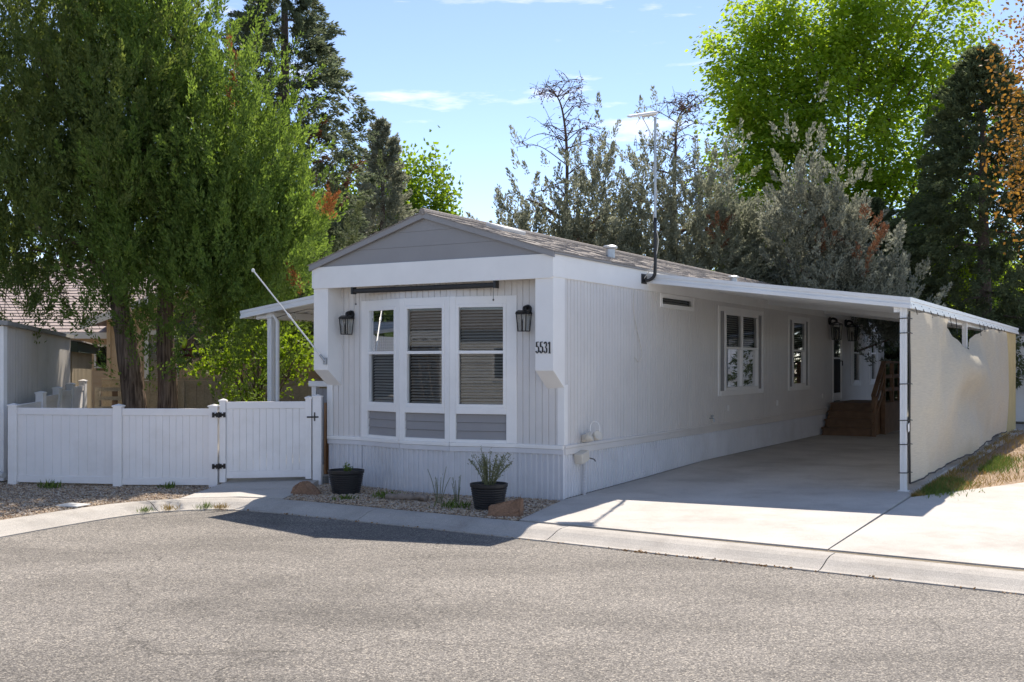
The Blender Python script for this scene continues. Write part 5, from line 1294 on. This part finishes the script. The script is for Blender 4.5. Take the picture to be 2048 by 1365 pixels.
# drooping dead twigs under the crown
t = thing('twig_tangle', 'bare brown hanging twigs below the juniper crown over the pale shed', 'branches', (-9.0, 20.0, 3.2))
for k in range(46):
    a = Vector((random.uniform(-1.6, 1.0), random.uniform(-0.5, 0.6), random.uniform(-0.1, 0.9))); b = a + Vector((random.uniform(-0.9, 0.5), random.uniform(-0.3, 0.3), random.uniform(-0.7, -0.05)))
    pts = catmull([a, a.lerp(b, 0.5) + Vector((0, 0, 0.15)), b], 4); MB().tube(pts, [0.014 - 0.0012 * i for i in range(len(pts))], 4).build('twig', M_deadwood, t)
C = rng.normal(0, 1, (60, 3)) * np.array([0.9, 0.3, 0.35]) + np.array([-0.4, 0, -0.1]); quads_mesh('hanging_sprays', plumes(C, unit(rng.normal(0, 0.4, (60, 3)) + np.array([0, 0, -0.8])), np.full(60, 0.45), 60, 0.06, 0.018), LM_jun2, t)

def conifer(name, label, base, h, rmax, n, K, ln, wd, m, droop=0.35, z0=0.6, plume=(0.5, 0.9), bark=M_bark2, taper=1.0, group=None, dead=(), irr=0.25):
    t = thing(name, label, 'tree', base, 0, group)
    f_ = rng.uniform(0, 1, n) ** 1.25; z = z0 + (h - z0) * f_
    a = rng.uniform(0, 6.283, n)
    rr = rmax * ((1 - f_) ** taper) * (1 + irr * np.sin(3 * a + f_ * 9) * np.sin(f_ * 23 + a)) + 0.12
    q = rng.uniform(0.35, 1, n) ** 0.6
    p = np.stack([rr * q * np.cos(a), rr * q * np.sin(a), z], 1)
    d = unit(np.stack([np.cos(a), np.sin(a), -droop + 1.1 * f_ ** 2 + rng.normal(0, 0.2, n)], 1))
    L_ = rng.uniform(plume[0], plume[1], n) * (1 - 0.5 * f_)
    quads_mesh('crown', plumes(p - d * L_[:, None] * 0.5, d, L_, K, ln, wd, 0.26, 0.6), m, t)
    trunk(t, bark, [(0, 0, 0), (0.03, 0, h * 0.4), (0, 0.02, h * 0.97)], rmax * 0.09 + 0.06, 0.02, 9)
    for k in range(14):
        f2 = random.uniform(0.08, 0.8); r2 = rmax * (1 - f2) * 0.8; a2 = random.uniform(0, 6.28)
        limbs(t, bark, (0, 0, z0 + (h - z0) * f2), [(r2 * math.cos(a2), r2 * math.sin(a2), z0 + (h - z0) * f2 - droop * r2 * 0.4)], 0.05, 0.012, wob=0.08)
    for (dx, dy, dz_, r_, nn, mm) in dead:
        qq = np.array([[dx, dy, dz_]]) + rng.normal(0, 1, (nn, 3)) * r_; quads_mesh('dead_foliage', plumes(qq, unit(rng.normal(0, 0.6, (nn, 3)) + np.array([0, -0.4, -0.2])), np.full(nn, 0.5), 60, ln, wd), mm, t)
    return t
def broadleaf(name, label, base, lobes, n, K, size, m, trunk_r=0.2, rmin=0.45, clump=0.38, bark=M_bark2, group=None, stems=1, upright=0.0):
    t = thing(name, label, 'tree', base, 0, group)
    lo = [(l[0] - base[0], l[1] - base[1], l[2] - base[2], l[3], l[4], l[5]) for l in lobes]
    p, u, idx = lobe_points(lo, n, rmin)
    c = np.repeat(p, K, 0) + rng.normal(0, clump, (n * K, 3)) * np.array([1, 1, 0.8 + upright])
    d = unit(np.repeat(u, K, 0) * 0.5 + rng.normal(0, 0.8, (n * K, 3)) + np.array([0, 0, -0.25]))
    quads_mesh('crown', leaves(c, d, size, size * 0.72), m, t)
    zc_ = min(l[2] - l[5] * 0.3 for l in lo)
    for s_ in range(stems):
        ox = (s_ - (stems - 1) / 2) * trunk_r * 3.0
        li = lo[s_ % len(lo)]
        trunk(t, bark, [(ox * 0.3, 0, 0), (ox, 0, zc_ * 0.8), (li[0] * 0.6 + ox * 0.4, li[1] * 0.6, li[2] + li[5] * 0.4)], trunk_r, trunk_r * 0.25, 9)
    for i in random.sample(range(n), 26):
        e = p[i]; s0 = (e[0] * 0.25, e[1] * 0.25, max(zc_ * 0.7, e[2] - abs(e[0]) * 0.9 - 1.2)); limbs(t, bark, s0, [tuple(e)], trunk_r * 0.32, 0.012, wob=0.12)
    return t
def dead_top(t, z0, z1, m=M_deadwood, n=26, reach=1.7, lean=0.25, curl=0.0):
    pts = catmull([(0, 0, z0), (0.05, 0, (z0 + z1) / 2), (-0.12 * lean, 0, z0 + (z1 - z0) * 0.85), (-0.55 * lean, 0, z1)], 8); k = len(pts)
    MB().tube(pts, [0.055 * (1 - i / (k - 1)) + 0.007 for i in range(k)], 7).build('dead_leader', m, t, smooth=True)
    C = []; Dv = []
    for b in range(n):
        f_ = random.uniform(0.0, 0.88); p = Vector(pts[int(f_ * (k - 1))]); a = random.uniform(0, 6.28); r = reach * (1 - f_) ** 0.7 * random.uniform(0.5, 1.0) + 0.15
        e = p + Vector((math.cos(a) * r, math.sin(a) * r * 0.7, r * random.uniform(-0.05, 0.55))); mid = p.lerp(e, 0.55) + Vector((0, 0, 0.16 * r))
        bp = catmull([p, mid, e], 5); MB().tube(bp, [0.017 * (1 - f_ * 0.5) * (1 - i / len(bp)) + 0.004 for i in range(len(bp))], 5).build('dead_branch', m, t)
        mbt = MB()
        for q in range(7):
            s0 = Vector(bp[random.randint(3, len(bp) - 1)]); e2 = s0 + Vector((random.gauss(0, 0.24), random.gauss(0, 0.2), random.gauss(0.02, 0.2))); mbt.tube([s0, s0.lerp(e2, 0.5) + Vector((0, 0, 0.04)), e2], [0.008, 0.006, 0.003], 4)
            for _ in range(3): C.append(list(s0.lerp(e2, random.random()))); Dv.append([random.gauss(0, 1), random.gauss(0, 1), -0.7])
        o = mbt.build('dead_twigs', m, t); o['kind'] = 'stuff'
    o = quads_mesh('dead_leaves', leaves(np.array(C), unit(np.array(Dv)), 0.09, 0.035), leaf_mat('withered_leaf', (0.10, 0.055, 0.04), (0.22, 0.12, 0.08), 0.2), t)

# trees behind, left of the home
conifer('spruce_tree', 'tall dark spruce rising behind the big junipers', (-6.0, 28.0, 0), 15.5, 2.5, 1700, 80, 0.12, 0.042, LM_spr, 0.35, 2.0, dead=((1.35, -0.8, 6.7, 0.3, 8, LM_dead), (0.9, -1.2, 7.6, 0.2, 5, LM_dead)), taper=0.75, irr=0.4)
juniper('juniper_shrub', 'pale green feathery juniper between the big juniper and the gable', (-4.35, 25.6, 0), [(-4.3, 25.6, 3.3, 1.1, 1.0, 1.7), (-3.5, 25.4, 3.6, 0.8, 0.9, 1.3), (-4.9, 25.5, 4.2, 0.9, 0.9, 1.4)], 300, 90, 0.08, 0.022, leaf_mat('pale_juniper', (0.09, 0.12, 0.045), (0.24, 0.27, 0.12), 0.3), trunks=[([(-4.35, 25.6, 0), (-4.3, 25.6, 2.5)], 0.1, 0.05)])
conifer('cedar_tree', 'grey green cone shaped cedar rising behind the gable roof', (-4.15, 34.0, 0), 9.5, 2.0, 700, 85, 0.11, 0.04, LM_grey, 0.0, 1.0, plume=(0.6, 1.0), taper=0.85)
broadleaf('leafy_tree', 'bright green leafy tree behind the grey green cedar', (-4.6, 38.0, 0), [(-4.9, 38, 6.6, 1.7, 1.6, 2.6), (-3.3, 38, 6.8, 1.3, 1.3, 2.4), (-6.3, 38, 6.0, 1.5, 1.4, 2.2)], 520, 34, 0.17, LM_lime, 0.15, clump=0.28, upright=0.3)
# middle
t = juniper('dying_juniper', 'half dead grey juniper with a bare curved leader, nearest the roof ridge', (1.5, 30, 0), [(1.2, 30, 5.1, 1.5, 1.2, 1.4), (2.4, 29.8, 5.2, 1.1, 1.0, 1.7), (0.2, 30, 4.6, 1.2, 1.0, 1.0), (1.9, 30, 3.2, 1.6, 1.3, 1.6)], 1250, 58, 0.095, 0.040, LM_grey, trunks=[([(1.5, 30, 0), (1.55, 30, 3), (1.5, 30, 6.2)], 0.16, 0.09)], limb_n=10)
dead_top(t, 5.6, 9.75, n=34, reach=2.0, lean=1.0)
t = juniper('dying_juniper', 'half dead juniper with curling bare top, behind the antenna mast', (4.55, 30, 0), [(4.4, 29.8, 5.6, 1.4, 1.2, 1.7), (5.5, 29.9, 5.1, 1.4, 1.2, 1.6), (3.7, 29.8, 4.6, 0.9, 1.0, 1.7), (6.4, 29.9, 4.1, 1.0, 1.0, 1.3)], 1350, 58, 0.095, 0.040, LM_grey, trunks=[([(4.55, 30, 0), (4.6, 30, 3), (4.55, 30, 6.2)], 0.16, 0.09)], dead=((5.6, 28.8, 5.3, 0.35, 9, LM_dead),), limb_n=10)
dead_top(t, 5.4, 9.35, n=40, reach=1.7, lean=-1.2)
broadleaf('yellow_tree', 'yellow green leafy tree between the two half dead junipers', (3.0, 35, 0), [(3.0, 35, 5.4, 1.4, 1.2, 1.9), (2.2, 35, 4.4, 1.2, 1.2, 1.4), (4.2, 35, 4.8, 1.2, 1.2, 1.6)], 300, 22, 0.13, LM_yel, 0.1)
# right
t = juniper('silver_juniper', 'silvery blue juniper with brown tips above the carport roof', (8.5, 29.0, 0), [(8.4, 29, 4.0, 1.4, 1.2, 1.5), (7.8, 28.8, 5.3, 0.7, 0.7, 1.3), (9.5, 28.8, 4.2, 1.0, 1.0, 1.2), (7.3, 28.8, 3.7, 0.9, 0.9, 1.3), (7.6, 28.8, 6.5, 0.3, 0.3, 0.8), (10.6, 28.8, 3.4, 0.9, 0.8, 0.7)], 1350, 58, 0.095, 0.040, LM_silver, trunks=[([(8.5, 29, 0), (8.4, 29, 3), (8.0, 29, 6.0)], 0.15, 0.06)], dead=((9.6, 28.0, 5.3, 0.3, 10, LM_dead), (8.2, 28.0, 5.0, 0.3, 8, LM_dead), (9.2, 27.9, 4.6, 0.25, 6, LM_dead)), limb_n=12)
MAPLE_LOBES = [(12.0, 38.5, 9.5, 4.4, 2.2, 5.2), (9.6, 38.2, 7.6, 2.8, 1.8, 3.6), (14.6, 38.5, 9.0, 3.4, 2.0, 5.0), (10.8, 38.3, 13.2, 3.0, 1.8, 3.0), (14.0, 38.5, 14.2, 3.4, 1.8, 3.2), (9.0, 38.2, 10.6, 2.0, 1.5, 2.6), (9.6, 38.2, 4.6, 2.2, 1.5, 2.0), (8.4, 38.2, 12.4, 1.2, 1.0, 2.0), (12.4, 38.0, 4.4, 2.6, 1.6, 2.2), (15.2, 38.0, 5.0, 2.2, 1.6, 2.4), (8.6, 38.0, 6.0, 1.6, 1.3, 2.2)]
conifer('fir_tree', 'dark green fir behind the far end of the carport', (14.6, 33.0, 0), 11.5, 3.7, 2200, 68, 0.15, 0.050, LM_fir, 0.5, 0.8, plume=(0.6, 1.1), taper=0.7)
conifer('fir_tree', 'smaller dark fir between the silver juniper and the tall fir', (11.6, 34.5, 0), 7.0, 2.7, 1100, 75, 0.15, 0.05, LM_fir, 0.45, 0.6, plume=(0.6, 1.0), taper=0.7)
broadleaf('copper_tree', 'copper leaved tree reaching in from beyond the far shed', (15.6, 25.0, 0), [(12.4, 24.6, 7.4, 1.0, 1.1, 1.9), (12.7, 24.6, 9.6, 1.3, 1.2, 1.8), (13.8, 25, 8.0, 1.6, 1.6, 2.6), (12.2, 24.5, 5.7, 0.6, 0.8, 0.8)], 300, 24, 0.10, LM_copper, 0.18)
broadleaf('garden_tree', 'small bright leafy tree in the side yard by the patio post', (-5.05, 21.2, 0.1), [(-5.1, 21.2, 2.25, 0.85, 0.8, 0.6), (-4.3, 21.1, 2.0, 0.6, 0.6, 0.6), (-5.8, 21.1, 1.9, 0.6, 0.6, 0.45), (-5.1, 21.1, 1.4, 0.7, 0.6, 0.4)], 230, 14, 0.085, LM_lime, 0.045, rmin=0.3, clump=0.13)
def bough_tree(name, label, base, lobes, nb_, per, K, size, m, trunk_r, stems):
    t = thing(name, label, 'tree', base)
    lo = [(l[0] - base[0], l[1] - base[1], l[2] - base[2], l[3], l[4], l[5]) for l in lobes]
    p, u, idx = lobe_points(lo, nb_, 0.5)
    bd = unit(u * np.array([0.8, 0.8, 0.3]) + np.array([0, 0, 0.8]) + rng.normal(0, 0.15, (nb_, 3)))
    bl_ = rng.uniform(0.9, 2.2, (nb_, 1))
    f_ = np.tile(np.linspace(-0.5, 0.5, per), nb_)[:, None]
    c = np.repeat(p, per, 0) + np.repeat(bd * bl_, per, 0) * f_ + rng.normal(0, 0.12, (nb_ * per, 3))
    n_ = nb_ * per * K
    spread = (0.34 - 0.18 * np.abs(np.repeat(f_, K, 0) + 0.1))
    off = rng.normal(0, 1, (n_, 3)) * spread * np.array([1, 1, 0.55])
    cen = np.repeat(c, K, 0) + off
    d = unit(off * np.array([1, 1, 0.2]) + np.array([0, 0, -0.12]) + rng.normal(0, 0.08, (n_, 3)))
    nr = unit(np.array([0, 0, 1.0]) + off * 0.8 + rng.normal(0, 0.38, (n_, 3)))
    side = unit(np.cross(d, nr)); ln = size * rng.uniform(0.6, 1.35, (n_, 1)); wd = ln * 0.85
    mid = cen + d * ln * 0.5 - nr * ln * 0.08
    quads_mesh('crown', np.stack([cen, mid + side * wd * 0.5, cen + d * ln - nr * ln * 0.15, mid - side * wd * 0.5], 1), m, t)
    for s_ in range(stems):
        ox = (s_ - (stems - 1) / 2) * 0.75; trunk(t, M_bark2, [(ox * 0.2, 0, 0), (ox * 0.7, 0, 3.0), (ox * 1.5, 0.2, 7.5), (ox * 2.1, 0, 12.5)], trunk_r, 0.03, 8)
    for i in random.sample(range(nb_), 46):
        e = p[i]; x0 = max(-1.6, min(1.6, e[0] * 0.35)); limbs(t, M_bark2, (x0, 0, max(2.0, e[2] - 1.1 * abs(e[0] - x0) - 1.2)), [tuple(e)], 0.06, 0.012, wob=0.12)
    return t
bough_tree('maple_tree', 'huge bright green maple towering over the carport', (12.2, 38.5, 0), MAPLE_LOBES, 720, 6, 26, 0.155, LM_maple, 0.15, 5)
# far background greenery closing the gaps
bgm = [leaf_mat('far_leaf', (0.045, 0.085, 0.022), (0.12, 0.17, 0.05), 0.35)]
bt = broadleaf('background_tree', 'distant rounded green tree low behind the yellow green tree', (1.0, 52, 0), [(1.0, 52, 3.0, 3.0, 2.2, 2.6), (-1.8, 52, 2.6, 2.4, 2.0, 2.2), (3.6, 52, 2.8, 2.4, 2.0, 2.4)], 500, 26, 0.26, bgm[0], 0.2, clump=0.5)
for k, (x, y, s_, lb) in enumerate(((8.5, 54, 1.05, 'distant rounded tree low behind the silver juniper'), (18.5, 50, 1.25, 'distant rounded tree low beyond the dark fir'), (-6.5, 54, 1.0, 'distant rounded tree low behind the cedar'), (-15.5, 46, 1.3, 'distant tree behind the neighbour house roof'), (26, 52, 1.3, 'distant tree low at the far edge past the white shed'))):
    c = bt.copy(); COL.objects.link(c); c.location = (x, y, 0); c.scale = (s_, s_, s_); c.rotation_euler.z = 0.9 * k; c['label'] = lb
    for ch in bt.children:
        q = ch.copy(); COL.objects.link(q); q.parent = c

# ------------------------------------------------------------------ homes across the street (mirrored in the bay window)
def opposite_home(x0, y0, w, label, wall_m, awn):
    t = hthing('mobile_home', label, 'house', x0, y0, 0.0)
    z = 0.1
    while z < 3.0:
        MB().add([(0, 0.022, z), (w, 0.022, z), (w, 0.004, z + 0.247), (0, 0.004, z + 0.247), (0, -0.02, z), (w, -0.02, z), (w, -0.02, z + 0.247), (0, -0.02, z + 0.247)], [(0, 3, 2, 1), (4, 5, 6, 7), (0, 1, 5, 4), (1, 2, 6, 5), (2, 3, 7, 6), (3, 0, 4, 7)]).build('plank', wall_m, t); z += 0.25
    MB().box(0, w, -4.2, -0.03, 0.0, 3.08).build('wall_core', wall_m, t)
    mb = MB(); mb.add([(-0.3, 0.35, 3.06), (w + 0.3, 0.35, 3.06), (w + 0.3, -2.1, 3.9), (-0.3, -2.1, 3.9), (-0.3, -4.5, 3.06), (w + 0.3, -4.5, 3.06)], [(0, 1, 2, 3), (3, 2, 5, 4)]); mb.build('roof', M_shingle, t)
    for k in range(4):
        x = 1.2 + k * (w - 2.4) / 3.5
        o = MB().box(x, x + 1.3, 0.03, 0.06, 1.2, 2.5).build('window', M_white, t); MB().add([(x + 0.1, 0.065, 1.3), (x + 1.2, 0.065, 1.3), (x + 1.2, 0.065, 2.4), (x + 0.1, 0.065, 2.4)], [(0, 1, 2, 3)]).build('pane', M_dark, o)
    if awn:
        for k in range(int(w / 0.4)):
            MB().add([(k * 0.4, 0.03, 3.0), (k * 0.4 + 0.38, 0.03, 3.0), (k * 0.4 + 0.38, 3.0, 2.6), (k * 0.4, 3.0, 2.6), (k * 0.4 + 0.19, 3.0, 2.67), (k * 0.4 + 0.19, 0.03, 3.07)], [(0, 5, 4, 3), (5, 1, 2, 4)]).build('awning_pan', M_awn if k % 2 else M_lidwhite, t)
        MB().box(0, w, 2.97, 3.05, 2.42, 2.6).build('awning_beam', M_awn, t)
        for x in (0.1, w / 3, 2 * w / 3, w - 0.1): MB().box(x - 0.05, x + 0.05, 2.9, 3.0, -0.05, 2.5).build('awning_post', M_awn, t)
    return t
opposite_home(-23.0, -19.5, 15.0, 'pale pink mobile home across the street with a striped metal awning', mat('pink_tan_siding', (0.60, 0.47, 0.38), 0.6), True)
opposite_home(-3.5, -24.0, 20.0, 'white lap sided mobile home across the street behind the photographer', mat('white_lap_siding', (0.74, 0.73, 0.70), 0.6), False)

for (x, y, s_, lb) in ((-24, 17, 1.6, 'unseen green tree beyond the pale shed, added to darken the reflection in the left bay pane'),):  # unseen tree added so the left bay pane mirrors foliage, not bright sky
    c = bt.copy(); COL.objects.link(c); c.location = (x, y, 0); c.scale = (s_, s_, s_); c['label'] = lb
    for ch in bt.children:
        q = ch.copy(); COL.objects.link(q); q.parent = c

# shared group phrases for repeats
GR = {'juniper_tree': 'big junipers at the side yard', 'fir_tree': 'dark firs past the carport', 'background_tree': 'distant rounded trees', 'dying_juniper': 'half dead junipers behind the home',
      'weed': 'weeds in the gravel', 'grass_tuft': 'grass tufts along the gutter', 'dry_weed_stalk': 'dry weed stalks by the skirting'}
for o in list(COL.objects):
    k = o.name.split('.')[0]
    if o.parent is None and k in GR and 'group' not in o: o['group'] = GR[k]
